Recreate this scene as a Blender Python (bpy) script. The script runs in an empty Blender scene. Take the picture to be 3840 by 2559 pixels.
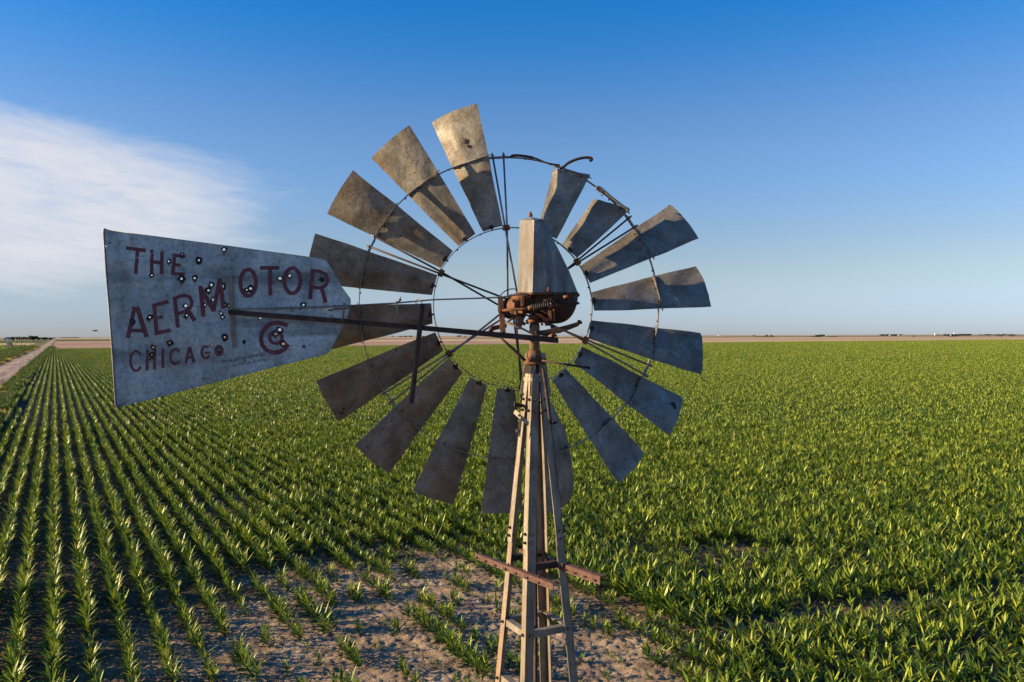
import bpy, bmesh, math, random
import numpy as np
from mathutils import Vector, Matrix, noise, Euler
R = math.radians
rnd = random.Random(7)
scene = bpy.context.scene
COL = scene.collection

# ------------------------------------------------------------------ camera
F = 2987.0; CX = 1920.0; CY = 1279.5; CAMH = 7.7
PITCH = R(.374); ROLL = R(.19)
camd = bpy.data.cameras.new('camera')
cam = bpy.data.objects.new('camera', camd); COL.objects.link(cam)
camd.sensor_fit = 'HORIZONTAL'; camd.sensor_width = 36.0
camd.lens = 36.0 * F / 3840.0
camd.clip_start = .1; camd.clip_end = 60000
CM = Matrix.Translation((0, 0, CAMH)) @ Matrix.Rotation(R(90) - PITCH, 4, 'X') @ Matrix.Rotation(-ROLL, 4, 'Z')
cam.matrix_world = CM
scene.camera = cam
CM3 = CM.to_3x3()
def CW(x, y, z): return CM @ Vector((x, y, -z))           # camera right / up / depth -> world
def CV(x, y, z): return CM3 @ Vector((x, y, -z))
def P(px, py, d): return CW((px - CX) / F * d, (CY - py) / F * d, d)
def ray(px, py): return CM3 @ Vector(((px - CX) / F, (CY - py) / F, -1))
def G(px, py, dist=None):                                   # where a line of sight meets the ground
    r = ray(px, py); k = -CAMH / r.z
    return Vector((r.x * k, r.y * k, 0))
def GD(px, depth):                                          # ground point at that bearing and depth
    r = ray(px, 1260); return Vector((r.x / r.y * depth, depth, 0))
CMI = CM.inverted()
def project(x, y, z=0):
    c = CMI @ Vector((x, y, z)); return (CX + F * c.x / -c.z, CY - F * c.y / -c.z, -c.z)
vr = ray(205, 1262); PHI = math.atan2(vr.x, vr.y)
EU = (math.cos(PHI), -math.sin(PHI)); EV = (math.sin(PHI), math.cos(PHI))
def W(u, v, z=0): return Vector((u * EU[0] + v * EV[0], u * EU[1] + v * EV[1], z))
def UV(x, y): return x * EU[0] + y * EU[1], x * EV[0] + y * EV[1]

# ------------------------------------------------------------------ materials
def new_mat(name):
    m = bpy.data.materials.new(name); m.use_nodes = True
    nt = m.node_tree; b = nt.nodes['Principled BSDF']
    return m, nt, b
def nd(nt, typ, **kw):
    n = nt.nodes.new(typ)
    for k, v in kw.items(): setattr(n, k, v)
    return n
def noise_node(nt, scale, detail=6, rough=.6, coord='Object', stretch=None, dist=0):
    tc = nd(nt, 'ShaderNodeTexCoord'); n = nd(nt, 'ShaderNodeTexNoise')
    n.inputs['Scale'].default_value = scale; n.inputs['Detail'].default_value = detail
    n.inputs['Roughness'].default_value = rough; n.inputs['Distortion'].default_value = dist
    if stretch:
        mp = nd(nt, 'ShaderNodeMapping'); mp.inputs['Scale'].default_value = stretch
        nt.links.new(tc.outputs[coord], mp.inputs[0]); nt.links.new(mp.outputs[0], n.inputs['Vector'])
    else: nt.links.new(tc.outputs[coord], n.inputs['Vector'])
    return n
def ramp(nt, src, stops):
    r = nd(nt, 'ShaderNodeValToRGB'); e = r.color_ramp.elements
    while len(e) < len(stops): e.new(.5)
    for el, (p, c) in zip(e, stops):
        el.position = p; el.color = (*c, 1) if len(c) == 3 else c
    nt.links.new(src, r.inputs[0]); return r
def mixc(nt, a, b, fac, blend='MIX'):
    m = nd(nt, 'ShaderNodeMix', data_type='RGBA', blend_type=blend)
    for sock, v in ((m.inputs[0], fac), (m.inputs[6], a), (m.inputs[7], b)):
        if isinstance(v, (int, float)): sock.default_value = v
        elif isinstance(v, tuple): sock.default_value = (*v, 1)
        else: nt.links.new(v, sock)
    return m.outputs[2]
def bump(nt, b, src, strength, dist):
    bp = nd(nt, 'ShaderNodeBump'); bp.inputs['Strength'].default_value = strength
    bp.inputs['Distance'].default_value = dist
    nt.links.new(src, bp.inputs['Height']); nt.links.new(bp.outputs[0], b.inputs['Normal'])
def grey(v): return (v, v, v)

def mth_add(nt, a, b, ka, kb):
    m1 = nd(nt, 'ShaderNodeMath', operation='MULTIPLY'); m1.inputs[1].default_value = ka; nt.links.new(a, m1.inputs[0])
    m2 = nd(nt, 'ShaderNodeMath', operation='MULTIPLY_ADD'); m2.inputs[1].default_value = kb; nt.links.new(b, m2.inputs[0]); nt.links.new(m1.outputs[0], m2.inputs[2])
    return m2.outputs[0]
def metal_mat(name, dark, mid, light, stain, stain_amt, rough=.5, metallic=.35, scale=6.0, stretch=None, rand=False, buckle=.004):
    m, nt, b = new_mat(name)
    n1 = noise_node(nt, scale, 8, .65, stretch=stretch, dist=.4)
    c1 = ramp(nt, n1.outputs[0], [(.3, dark), (.5, mid), (.72, light)])
    n2 = noise_node(nt, scale * .45, 5, .7, stretch=stretch, dist=.8)
    s = ramp(nt, n2.outputs[0], [(.5, grey(0)), (.75, grey(stain_amt))])
    col = mixc(nt, c1.outputs[0], stain, s.outputs[0])
    n3 = noise_node(nt, scale * 12, 6, .8)
    sp = ramp(nt, n3.outputs[0], [(.3, grey(.55)), (.5, grey(1)), (.75, grey(1.35))])
    col = mixc(nt, col, sp.outputs[0], 1.0, 'MULTIPLY')
    n4 = noise_node(nt, scale * 3.3, 7, .75, dist=2.5); s4 = ramp(nt, n4.outputs[0], [(.36, grey(.6)), (.47, grey(1)), (.62, grey(1)), (.72, grey(1.28))])
    col = mixc(nt, col, s4.outputs[0], 1.0, 'MULTIPLY')
    if rand:
        oi = nd(nt, 'ShaderNodeObjectInfo')
        rr = ramp(nt, oi.outputs['Random'], [(0, grey(.85)), (1, grey(1.12))])
        col = mixc(nt, col, rr.outputs[0], 1.0, 'MULTIPLY')
    nt.links.new(col, b.inputs['Base Color'])
    b.inputs['Metallic'].default_value = metallic
    rr = ramp(nt, n1.outputs[0], [(.3, grey(rough + .15)), (.7, grey(rough - .1))])
    nt.links.new(rr.outputs[0], b.inputs['Roughness'])
    big = noise_node(nt, 3.2, 3, .5, dist=.6); mx = mth_add(nt, n3.outputs[0], big.outputs[0], .0022, buckle)
    bump(nt, b, mx, 1.0, 1.0)
    return m
M = {}
def streaks(m):                                               # pale lime runs down the sheet and dark slanting smudges
    nt = m.node_tree; b = nt.nodes['Principled BSDF']; old = b.inputs['Base Color'].links[0].from_socket
    n = noise_node(nt, 30, 4, .6, stretch=(1, 1, .045)); r = ramp(nt, n.outputs[0], [(.56, grey(0)), (.74, grey(.65))])
    n2 = noise_node(nt, 2.5, 4, .6); g = ramp(nt, n2.outputs[0], [(.42, grey(0)), (.62, grey(1))])
    f = mixc(nt, r.outputs[0], g.outputs[0], 1.0, 'MULTIPLY'); col = mixc(nt, old, (.52, .54, .53), f)
    tc = nd(nt, 'ShaderNodeTexCoord'); mp = nd(nt, 'ShaderNodeMapping'); mp.inputs['Rotation'].default_value = (0, R(25), 0); mp.inputs['Scale'].default_value = (.8, 1, 6)
    n3 = nd(nt, 'ShaderNodeTexNoise'); n3.inputs['Scale'].default_value = 1.6; n3.inputs['Detail'].default_value = 5
    nt.links.new(tc.outputs['Object'], mp.inputs[0]); nt.links.new(mp.outputs[0], n3.inputs['Vector'])
    d = ramp(nt, n3.outputs[0], [(.35, grey(.5)), (.5, grey(1))]); col = mixc(nt, col, d.outputs[0], 1.0, 'MULTIPLY')
    nt.links.new(col, b.inputs['Base Color'])
M['blade'] = metal_mat('weathered galvanized sheet', (.12, .107, .085), (.215, .2, .17), (.34, .32, .28), (.22, .13, .055), .85, .58, .4, 6.5, rand=True, buckle=.02)
M['hood'] = metal_mat('galvanized hood sheet', (.095, .092, .085), (.19, .185, .172), (.33, .32, .295), (.16, .11, .07), .7, .5, .4, 12, stretch=(1, 1, .35))
M['vane'] = metal_mat('faded vane sheet', (.2, .25, .255), (.37, .44, .45), (.56, .62, .61), (.15, .13, .115), .9, .5, .2, 4.2, stretch=(1, 1, .5), buckle=.03)
streaks(M['vane'])
M['rimsteel'] = metal_mat('grey steel bar', (.12, .11, .1), (.22, .2, .18), (.36, .34, .31), (.2, .1, .05), .6, .45, .5, 14)
M['rust'] = metal_mat('rusty cast iron', (.06, .022, .012), (.16, .06, .024), (.3, .135, .05), (.03, .014, .01), .9, .7, .15, 20)
M['darkrust'] = metal_mat('dark rusted iron', (.018, .011, .009), (.042, .022, .016), (.085, .042, .028), (.12, .05, .022), .4, .65, .2, 18)
M['pinkrust'] = metal_mat('red brown primer steel', (.055, .025, .018), (.095, .045, .034), (.14, .072, .055), (.1, .045, .03), .6, .7, .1, 14)
M['tower'] = metal_mat('weathered tower angle steel', (.13, .108, .078), (.22, .188, .142), (.34, .295, .225), (.27, .12, .04), .9, .5, .25, 16, stretch=(1, 1, .3))
M['towertop'] = metal_mat('grey galvanized tower steel', (.12, .105, .08), (.24, .21, .165), (.36, .325, .26), (.22, .12, .055), .7, .5, .35, 14, stretch=(1, 1, .3))
M['spring'] = metal_mat('black spring steel', (.02, .018, .018), (.045, .04, .038), (.08, .07, .065), (.08, .04, .03), .3, .5, .4, 20)

def flat_mat(name, col, rough=.8, var=.25, scale=20, metallic=0):
    m, nt, b = new_mat(name)
    n = noise_node(nt, scale, 5, .7)
    c = ramp(nt, n.outputs[0], [(.3, tuple(x * (1 - var) for x in col)), (.7, tuple(x * (1 + var) for x in col))])
    nt.links.new(c.outputs[0], b.inputs['Base Color']); b.inputs['Roughness'].default_value = rough
    b.inputs['Metallic'].default_value = metallic
    return m
def letter_mat():
    m, nt, b = new_mat('worn maroon paint')
    n = noise_node(nt, 26, 6, .75); c = ramp(nt, n.outputs[0], [(.3, (.075, .014, .022)), (.58, (.13, .028, .04)), (.72, (.2, .14, .15))])
    nt.links.new(c.outputs[0], b.inputs['Base Color']); b.inputs['Roughness'].default_value = .6
    return m
M['letter'] = letter_mat()
M['stencil'] = flat_mat('black stencil ink', (.025, .03, .035), .6, .5, 60)
M['hole'] = flat_mat('scorched rusty hole edge', (.022, .012, .009), .85, .5, 90)
M['drip'] = flat_mat('orange rust stain', (.17, .085, .04), .8, .4, 70)
M['burr'] = flat_mat('bare torn metal', (.35, .36, .37), .4, .3, 90, .5)
M['wood'] = flat_mat('pale weathered pole wood', (.36, .29, .19), .8, .2, 2)
M['white'] = flat_mat('white painted siding', (.72, .72, .7), .6, .06, 1)
M['greyroof'] = flat_mat('grey metal roof', (.4, .42, .45), .5, .1, 1)
M['blueroof'] = flat_mat('blue metal shed', (.03, .12, .2), .5, .1, 1)
M['straw'] = flat_mat('dry straw', (.42, .3, .18), .85, .35, 5)
M['bale'] = flat_mat('grey brown baled hay', (.3, .24, .17), .95, .3, 3)
M['trunk'] = flat_mat('grey bark', (.12, .09, .065), .9, .3, 4)
M['bird'] = flat_mat('dark feathers', (.03, .03, .03), .8, .2, 20)

def leaf_mat(name, c_dark, c_mid, c_light, rough=.36, trans=.3, spec=.5):
    m, nt, b = new_mat(name)
    at = nd(nt, 'ShaderNodeAttribute', attribute_name='tint')
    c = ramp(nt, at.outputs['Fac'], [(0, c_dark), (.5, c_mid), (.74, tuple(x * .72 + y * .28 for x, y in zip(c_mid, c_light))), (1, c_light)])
    oi = nd(nt, 'ShaderNodeObjectInfo')
    rr = ramp(nt, oi.outputs['Random'], [(0, (.85, .9, .9)), (.5, (1, 1, 1)), (1, (1.2, 1.08, .95))])
    col = mixc(nt, c.outputs[0], rr.outputs[0], 1.0, 'MULTIPLY')
    nt.links.new(col, b.inputs['Base Color'])
    b.inputs['Roughness'].default_value = rough; b.inputs['Specular IOR Level'].default_value = spec
    t = nd(nt, 'ShaderNodeBsdfTranslucent'); col2 = mixc(nt, col, (1.6, 1.45, .3), 1.0, 'MULTIPLY')
    nt.links.new(col2, t.inputs[0])
    mx = nd(nt, 'ShaderNodeMixShader'); mx.inputs[0].default_value = trans
    nt.links.new(b.outputs[0], mx.inputs[1]); nt.links.new(t.outputs[0], mx.inputs[2])
    nt.links.new(mx.outputs[0], nt.nodes['Material Output'].inputs[0])
    return m
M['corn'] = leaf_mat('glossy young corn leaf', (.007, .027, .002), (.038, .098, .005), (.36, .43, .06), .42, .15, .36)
M['weed'] = leaf_mat('rough verge weeds', (.03, .06, .012), (.05, .1, .02), (.1, .14, .03), .6, .25, .3)
M['dry'] = leaf_mat('dry yellow grass', (.28, .2, .09), (.42, .32, .15), (.55, .44, .22), .7, .3, .3)
M['tree'] = leaf_mat('dark tree leaves', (.022, .035, .014), (.035, .055, .02), (.06, .08, .03), .6, .2, .3)

def ground_mat(name, stops, scale, bumpd=.05, rows=None, stretch=None, fine=8.0):
    """stops: colour ramp over large noise; fine grain multiplies it; rows: (period across u) a furrow pattern in the ground itself"""
    m, nt, b = new_mat(name)
    n = noise_node(nt, scale, 7, .6, stretch=stretch)
    c = ramp(nt, n.outputs[0], stops)
    n2 = noise_node(nt, fine, 6, .75)
    g = ramp(nt, n2.outputs[0], [(.3, grey(.7)), (.55, grey(1)), (.75, grey(1.25))])
    col = mixc(nt, c.outputs[0], g.outputs[0], 1.0, 'MULTIPLY')
    nt.links.new(col, b.inputs['Base Color']); b.inputs['Roughness'].default_value = .95
    b.inputs['Specular IOR Level'].default_value = .1
    bump(nt, b, n2.outputs[0], 1, bumpd)
    return m
M['soil'] = ground_mat('dry brown soil', [(.3, (.21, .155, .105)), (.5, (.38, .285, .195)), (.7, (.56, .435, .31))], 1.4, .08, fine=16)
def row_shade(m):                                            # shade between the rows painted into the soil colour outside the bare patch
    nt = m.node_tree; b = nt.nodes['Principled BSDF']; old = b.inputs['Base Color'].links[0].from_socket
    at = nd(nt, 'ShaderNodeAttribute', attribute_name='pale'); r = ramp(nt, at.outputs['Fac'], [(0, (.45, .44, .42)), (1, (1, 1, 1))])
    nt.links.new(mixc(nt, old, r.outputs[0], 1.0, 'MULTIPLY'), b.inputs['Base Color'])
row_shade(M['soil'])
M['earth'] = ground_mat('prairie earth', [(.35, (.2, .17, .09)), (.5, (.32, .25, .15)), (.65, (.42, .33, .2))], .004, .1, fine=.6)
M['road'] = ground_mat('pale dirt road', [(.35, (.34, .25, .19)), (.5, (.44, .33, .25)), (.65, (.52, .41, .32))], .5, .05, fine=5)
def ruts(m):                                                 # wheel worn streaks along the road
    nt = m.node_tree; b = nt.nodes['Principled BSDF']; old = b.inputs['Base Color'].links[0].from_socket
    tc = nd(nt, 'ShaderNodeTexCoord'); mp = nd(nt, 'ShaderNodeMapping', vector_type='TEXTURE'); mp.inputs['Rotation'].default_value = (0, 0, -PHI); mp.inputs['Scale'].default_value = (1, 22, 1)
    n = nd(nt, 'ShaderNodeTexNoise'); n.inputs['Scale'].default_value = .8; n.inputs['Detail'].default_value = 5
    nt.links.new(tc.outputs['Object'], mp.inputs[0]); nt.links.new(mp.outputs[0], n.inputs['Vector'])
    r = ramp(nt, n.outputs[0], [(.38, (.62, .6, .58)), (.5, (.95, .95, .95)), (.62, (1.15, 1.15, 1.15))])
    nt.links.new(mixc(nt, old, r.outputs[0], 1.0, 'MULTIPLY'), b.inputs['Base Color'])
ruts(M['road'])
M['tan'] = ground_mat('tan stubble field', [(.35, (.46, .33, .19)), (.5, (.56, .4, .24)), (.65, (.62, .46, .29))], .01, .1, fine=.5)
M['brown'] = ground_mat('bare brown field', [(.35, (.34, .215, .15)), (.5, (.43, .275, .195)), (.65, (.49, .325, .235))], .012, .1, fine=.5)
M['gold'] = ground_mat('golden wheat field', [(.35, (.5, .36, .15)), (.5, (.6, .43, .2)), (.65, (.66, .49, .25))], .01, .1, fine=.5)
M['greenfar'] = ground_mat('far green crop', [(.35, (.05, .09, .025)), (.5, (.07, .115, .03)), (.65, (.1, .14, .045))], .01, .1, fine=.7)
M['verge'] = ground_mat('grassy verge soil', [(.35, (.09, .1, .035)), (.5, (.17, .15, .065)), (.65, (.3, .24, .12))], .25, .08, fine=3)
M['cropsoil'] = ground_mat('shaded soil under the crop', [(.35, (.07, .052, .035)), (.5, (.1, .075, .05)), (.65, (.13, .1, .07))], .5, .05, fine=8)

# ------------------------------------------------------------------ mesh builder
class MB:
    def __init__(s): s.v = []; s.f = []; s.sm = []
    def add(s, vs, fs, smooth=False):
        o = len(s.v); s.v += [Vector(p) for p in vs]; s.f += [tuple(i + o for i in f) for f in fs]; s.sm += [smooth] * len(fs); return s
    def box(s, c, ax, ay, az, dx, dy, dz):
        c = Vector(c); vs = []
        for k in (-1, 1):
            for j in (-1, 1):
                for i in (-1, 1): vs.append(c + ax * (i * dx / 2) + ay * (j * dy / 2) + az * (k * dz / 2))
        return s.add(vs, [(0, 2, 3, 1), (4, 5, 7, 6), (0, 1, 5, 4), (2, 6, 7, 3), (0, 4, 6, 2), (1, 3, 7, 5)])
    def bar(s, a, b, w, h, up=Vector((0, 0, 1)), shift=(0, 0)):      # a box from a to b
        a = Vector(a); b = Vector(b); d = (b - a); L = d.length; d.normalize()
        sd = d.cross(up).normalized(); u2 = sd.cross(d).normalized()
        return s.box((a + b) / 2 + sd * shift[0] + u2 * shift[1], d, sd, u2, L, w, h)
    def tube(s, pts, r, seg=10, cap=True):
        pts = [Vector(p) for p in pts]; n = len(pts); rs = r if isinstance(r, (list, tuple)) else [r] * n
        vs = []; prev = None
        for i, p in enumerate(pts):
            t = (pts[min(i + 1, n - 1)] - pts[max(i - 1, 0)]).normalized()
            if prev is None:
                a = Vector((0, 0, 1)) if abs(t.z) < .9 else Vector((1, 0, 0)); x = t.cross(a).normalized()
            else: x = (prev - t * prev.dot(t)).normalized()
            prev = x; y = t.cross(x)
            for k in range(seg):
                an = 2 * math.pi * k / seg; vs.append(p + (x * math.cos(an) + y * math.sin(an)) * rs[i])
        fs = [(i * seg + k, i * seg + (k + 1) % seg, (i + 1) * seg + (k + 1) % seg, (i + 1) * seg + k) for i in range(n - 1) for k in range(seg)]
        s.add(vs, fs, True)
        if cap:
            o = len(s.v) - len(vs)
            s.f.append(tuple(o + k for k in range(seg))[::-1]); s.sm.append(False)
            s.f.append(tuple(o + (n - 1) * seg + k for k in range(seg))); s.sm.append(False)
        return s
    def disc(s, c, n, r, h, seg=12):
        n = Vector(n).normalized(); return s.tube([Vector(c) - n * h / 2, Vector(c) + n * h / 2], r, seg)
    def bolt(s, c, n, r=.009, h=.012):                                 # hex head and a threaded stub
        n = Vector(n).normalized(); c = Vector(c)
        s.disc(c + n * h * .4, n, r, h * .8, 6); s.disc(c + n * h, n, r * .5, h * 1.2, 8); return s
    def ring(s, c, R_, U_, N_, rad, wr, wa, seg=96, a0=0, a1=2 * math.pi, rf=None):   # rectangular-section hoop
        full = abs(a1 - a0 - 2 * math.pi) < 1e-6; n = seg if full else seg + 1; vs = []
        for i in range(n):
            a = a0 + (a1 - a0) * i / seg; d = R_ * math.cos(a) + U_ * math.sin(a); rr = rad + (rf(a) if rf else 0)
            for q, w in ((-1, -1), (1, -1), (1, 1), (-1, 1)): vs.append(c + d * (rr + q * wr / 2) + N_ * (w * wa / 2))
        fs = []
        for i in range(seg):
            j = (i + 1) % n
            for k in range(4): fs.append((i * 4 + k, i * 4 + (k + 1) % 4, j * 4 + (k + 1) % 4, j * 4 + k))
        if not full: fs += [(3, 2, 1, 0), tuple((n - 1) * 4 + k for k in range(4))]
        return s.add(vs, fs, False)
    def grid(s, rows, smooth=True):                                     # rows of equal length point lists
        m = len(rows[0]); vs = [p for r in rows for p in r]
        return s.add(vs, [(i * m + j, i * m + j + 1, (i + 1) * m + j + 1, (i + 1) * m + j) for i in range(len(rows) - 1) for j in range(m - 1)], smooth)
    def sheet(s, rows, th=.0016):                                      # a curved sheet with crisp edges
        nr, nc = len(rows), len(rows[0]); off = []
        for i in range(nr):
            rr = []
            for j in range(nc):
                a = rows[min(i + 1, nr - 1)][j] - rows[max(i - 1, 0)][j]; b = rows[i][min(j + 1, nc - 1)] - rows[i][max(j - 1, 0)]
                rr.append(a.cross(b).normalized() * th / 2)
            off.append(rr)
        f = [[p + q for p, q in zip(r, o)] for r, o in zip(rows, off)]; k = [[p - q for p, q in zip(r, o)] for r, o in zip(rows, off)]
        s.grid(f); s.grid([r[::-1] for r in k])
        for a, b in ((f[0], k[0]), (k[-1], f[-1]), ([r[0] for r in k], [r[0] for r in f]), ([r[-1] for r in f], [r[-1] for r in k])): s.grid([b, a], False)
        return s
    def loft(s, secs, smooth=False, cap=True):
        m = len(secs[0]); vs = [Vector(p) for r in secs for p in r]
        fs = [(i * m + j, i * m + (j + 1) % m, (i + 1) * m + (j + 1) % m, (i + 1) * m + j) for i in range(len(secs) - 1) for j in range(m)]
        s.add(vs, fs, smooth)
        if cap:
            o = len(s.v) - len(vs); s.f += [tuple(o + j for j in range(m))[::-1], tuple(o + (len(secs) - 1) * m + j for j in range(m))]; s.sm += [False, False]
        return s
    def build(s, name, mat, parent=None, org=None, recalc=True, tint=None, bev=0, solid=0):
        org = Vector(org) if org is not None else Vector((0, 0, 0))
        me = bpy.data.meshes.new(name); me.from_pydata([tuple(p - org) for p in s.v], [], s.f)
        me.polygons.foreach_set('use_smooth', s.sm)
        if recalc and len(s.f) < 30000:
            bm = bmesh.new(); bm.from_mesh(me); bmesh.ops.recalc_face_normals(bm, faces=bm.faces); bm.to_mesh(me); bm.free()
        if tint is not None:
            a = me.attributes.new('tint', 'FLOAT', 'FACE'); a.data.foreach_set('value', tint)
        me.materials.append(mat)
        o = bpy.data.objects.new(name, me); COL.objects.link(o)
        if parent is not None: o.parent = parent
        if bev:
            md = o.modifiers.new('bevel', 'BEVEL'); md.width = bev; md.segments = 2; md.limit_method = 'ANGLE'
        if solid:
            md = o.modifiers.new('solidify', 'SOLIDIFY'); md.thickness = solid; md.offset = 0
        return o
def tag(o, label=None, cat=None, group=None, kind=None):
    if label: o['label'] = label
    if cat: o['category'] = cat
    if group: o['group'] = group
    if kind: o['kind'] = kind
    return o
def empty(name, loc, parent=None):
    o = bpy.data.objects.new(name, None); COL.objects.link(o); o.location = loc; o.empty_display_size = .2
    if parent is not None: o.parent = parent
    return o

# ================================================================== WINDMILL
BASE = Vector((.128, 4.42, 0))
mill = empty('windmill', BASE)
tag(mill, 'old farm windmill with sheet metal blades and lettered tail standing over the crop', 'windmill')
def bolts(name, lst, mat, parent):
    for c, n, r, h in lst: MB().bolt(c, n, r, h).build(name, M[mat], parent, BASE)
def wb(mb, name, mat, parent=None, **k): return mb.build(name, M[mat], parent or mill, BASE, **k)

# ---- wheel
wheel = empty('wheel', (0, 0, 0), mill)
wa, wbt = .1627, .0346
Nc = np.array([math.sin(wa), math.sin(wbt), -math.cos(wa) * math.cos(wbt)]); Nc /= np.linalg.norm(Nc)
Uc = np.array([0, 1, 0]) - Nc[1] * Nc; Uc /= np.linalg.norm(Uc); Rc = np.cross(Uc, Nc); Rc = Rc if Rc[0] > 0 else -Rc
N = CV(*Nc); U = CV(*Uc); RR = CV(*Rc); HUB = CW(.0071, .2011, 4.7924)
RI, RO, ROUT, RIN, HIN = .489, 1.22, .9111, .4804, .0241
def axes(th):
    return RR * math.cos(th) + U * math.sin(th), -RR * math.sin(th) + U * math.cos(th)
def blade_pt(th, r, s, lift=0., seed=0):                    # s across the chord -.5 .. .5, + = counter-clockwise edge
    f = (r - RI) / (RO - RI); rd, t = axes(th)
    be = .4043 + (.5556 - .4043) * f; C = .1281 + (.3197 - .1281) * f; m = -.0077 + (.0272 + .0077) * f
    h = .0032 - .0068 * f
    c = t * math.cos(be) - N * math.sin(be); n = N * math.cos(be) + t * math.sin(be)
    cam_ = (.006 + .013 * f) * (1 - 4 * s * s)
    p = HUB + rd * r + N * h + t * m + c * (s * C) + n * (cam_ + lift)
    if seed: p += n * (noise.noise(Vector((r * 5, s * 4 + seed, seed * 3.1))) * .011)
    return p, n
def make_blade(th, seed, r0=RI, r1m=RO, r1p=RO, label=None):
    rows = []
    for i in range(15):
        row = []
        for j in range(9):
            s = -.5 + j / 8; r1 = r1m + (r1p - r1m) * (s + .5)
            if r1m == RO: r1 += .006 * (1 - 4 * s * s) + .003 * noise.noise(Vector((s * 9, seed, 1)))
            row.append(blade_pt(th, r0 + (r1 - r0) * i / 14, s + .006 * noise.noise(Vector((i * .8, seed, j // 8))), 0, seed)[0])
        rows.append(row)
    o = wb(MB().sheet(rows), 'blade', 'blade', wheel, recalc=False)
    if label: o['label'] = label
    return o
def make_rib(th, s0=-.56, s1=.52):
    mb = MB(); secs = []
    for i in range(13):
        s = s0 + (s1 - s0) * i / 12; p, n = blade_pt(th, ROUT, s); rd, t = axes(th)
        w = .0025; hh = .013
        secs.append([p + n * .001 - rd * w, p + n * .001 + rd * w, p + n * hh + rd * w, p + n * hh - rd * w])
    mb.loft(secs); wb(mb, 'blade_rib', 'rimsteel', wheel)
    for s in (-.3, .1, .35):
        p, n = blade_pt(th, ROUT - .012, s); bolts('rib_bolt', [(p, n, .005, .006)], 'darkrust', wheel)
TH = [105.5 - 20 * k for k in range(18)]
notes = {105.5: 'rust browned blade at the top with a dented hole', 66: ''}
for k, thd in enumerate(TH):
    th = R(thd); kk = thd % 360
    if abs(kk - 85.5) < .1: continue                         # this blade has been lost
    if abs(kk - 285.5) < .1: continue                        # bent one, built below
    if abs(kk - 65.5) < .1: make_blade(th, k + 3, r1m=.93, r1p=.895, label='short blade broken off at the outer rim')
    elif abs(kk - 45.5) < .1: make_blade(th, k + 3, r1m=.93, r1p=.85, label='short blade broken off just inside the outer rim'); 
    else: make_blade(th, k + 3, label='rust browned top blade with a dented hole' if abs(kk - 105.5) < .1 else None)
    make_rib(th)
    # clip that holds the root of the blade
    rd, t = axes(th); p, n = blade_pt(th, RI + .012, 0)
    c = MB().box(p + n * .004, rd, t, n, .018, .034, .004); c.bolt(p + n * .005 + t * .010, n, .0055, .008); c.bolt(p + n * .005 - t * .010, n, .0055, .008)
    c.bar(p + n * .003 + rd * .004, HUB + rd * (RIN - .003) + N * HIN, .012, .004, N)
    wb(c, 'root_clip', 'darkrust', wheel)
# bent blade behind the tower
rows = []
for i, (yl, xl, yr, xr) in enumerate([(1452, 1992, 1440, 2034), (1520, 2002, 1510, 2066), (1610, 2014, 1612, 2119), (1680, 2022, 1670, 2133), (1750, 2030, 1746, 2146), (1830, 2040, 1836, 2152), (1890, 2048, 1871, 2140), (1925, 2054, 1905, 2108)]):
    row = []
    for j in range(9):
        f = j / 8; d = 4.74 + .10 * f + .05 * max(0, f - .55) / .45 * (i / 7) * 2
        row.append(P(xl + (xr - xl) * f, yl + (yr - yl) * f, d) + N * .02 * math.sin(math.pi * f))
    rows.append(row)
o = wb(MB().sheet(rows), 'blade', 'blade', wheel, recalc=False); o['label'] = 'bent blade with a folded corner behind the tower legs'
make_rib(R(285.5), -.5, .45)
# dents and rust spots with the metal torn, on blades
def spot(th, r, s, rad, mat='hole'):
    p, n = blade_pt(R(th), r, s, .0022, 0); rd, t = axes(R(th)); vs = [p + n * .004]
    tt = n.cross(rd).normalized()
    for i in range(12):
        a = i * math.pi / 6; q = rad * (1 + .35 * noise.noise(Vector((a, th, r)))); vs.append(p + rd * math.cos(a) * q + tt * math.sin(a) * q)
    wb(MB().add(vs, [(0, i + 1, (i + 1) % 12 + 1) for i in range(12)], True), 'dent', mat, wheel)
spot(105.5, 1.035, -.05, .016, 'darkrust'); spot(105.5, 1.0, -.09, .01); spot(105.5, .998, -.088, .0045, 'burr')
spot(-34.5, 1.17, .18, .018); spot(-34.5, 1.185, .12, .012); spot(205.5, 1.16, .3, .008); spot(205.5, 1.18, .36, .009)
spot(225.5, 1.16, .02, .008); spot(125.5, .99, -.02, .004); spot(25.5, 1.0, .1, .004, 'burr')

# rims
def wob(a): return .0015 * math.sin(5 * a + 1) + .002 * math.sin(3 * a)
rim = MB(); rim.ring(HUB, RR, U, N, ROUT, .0045, .02, 180, rf=wob); wb(rim, 'outer_rim', 'rimsteel', wheel)
rim = MB(); rim.ring(HUB + N * HIN, RR, U, N, RIN, .0045, .02, 140, rf=wob); wb(rim, 'inner_rim', 'rimsteel', wheel)
for i in range(36):
    a = R(5 + i * 10); rd, t = axes(a)
    wb(MB().disc(HUB + rd * (ROUT - .004), rd, .005, .008, 8), 'rim_rivet', 'darkrust', wheel)
    if i % 2: wb(MB().disc(HUB + N * HIN + rd * (RIN - .004), rd, .005, .008, 8), 'rim_rivet', 'darkrust', wheel)
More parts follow.
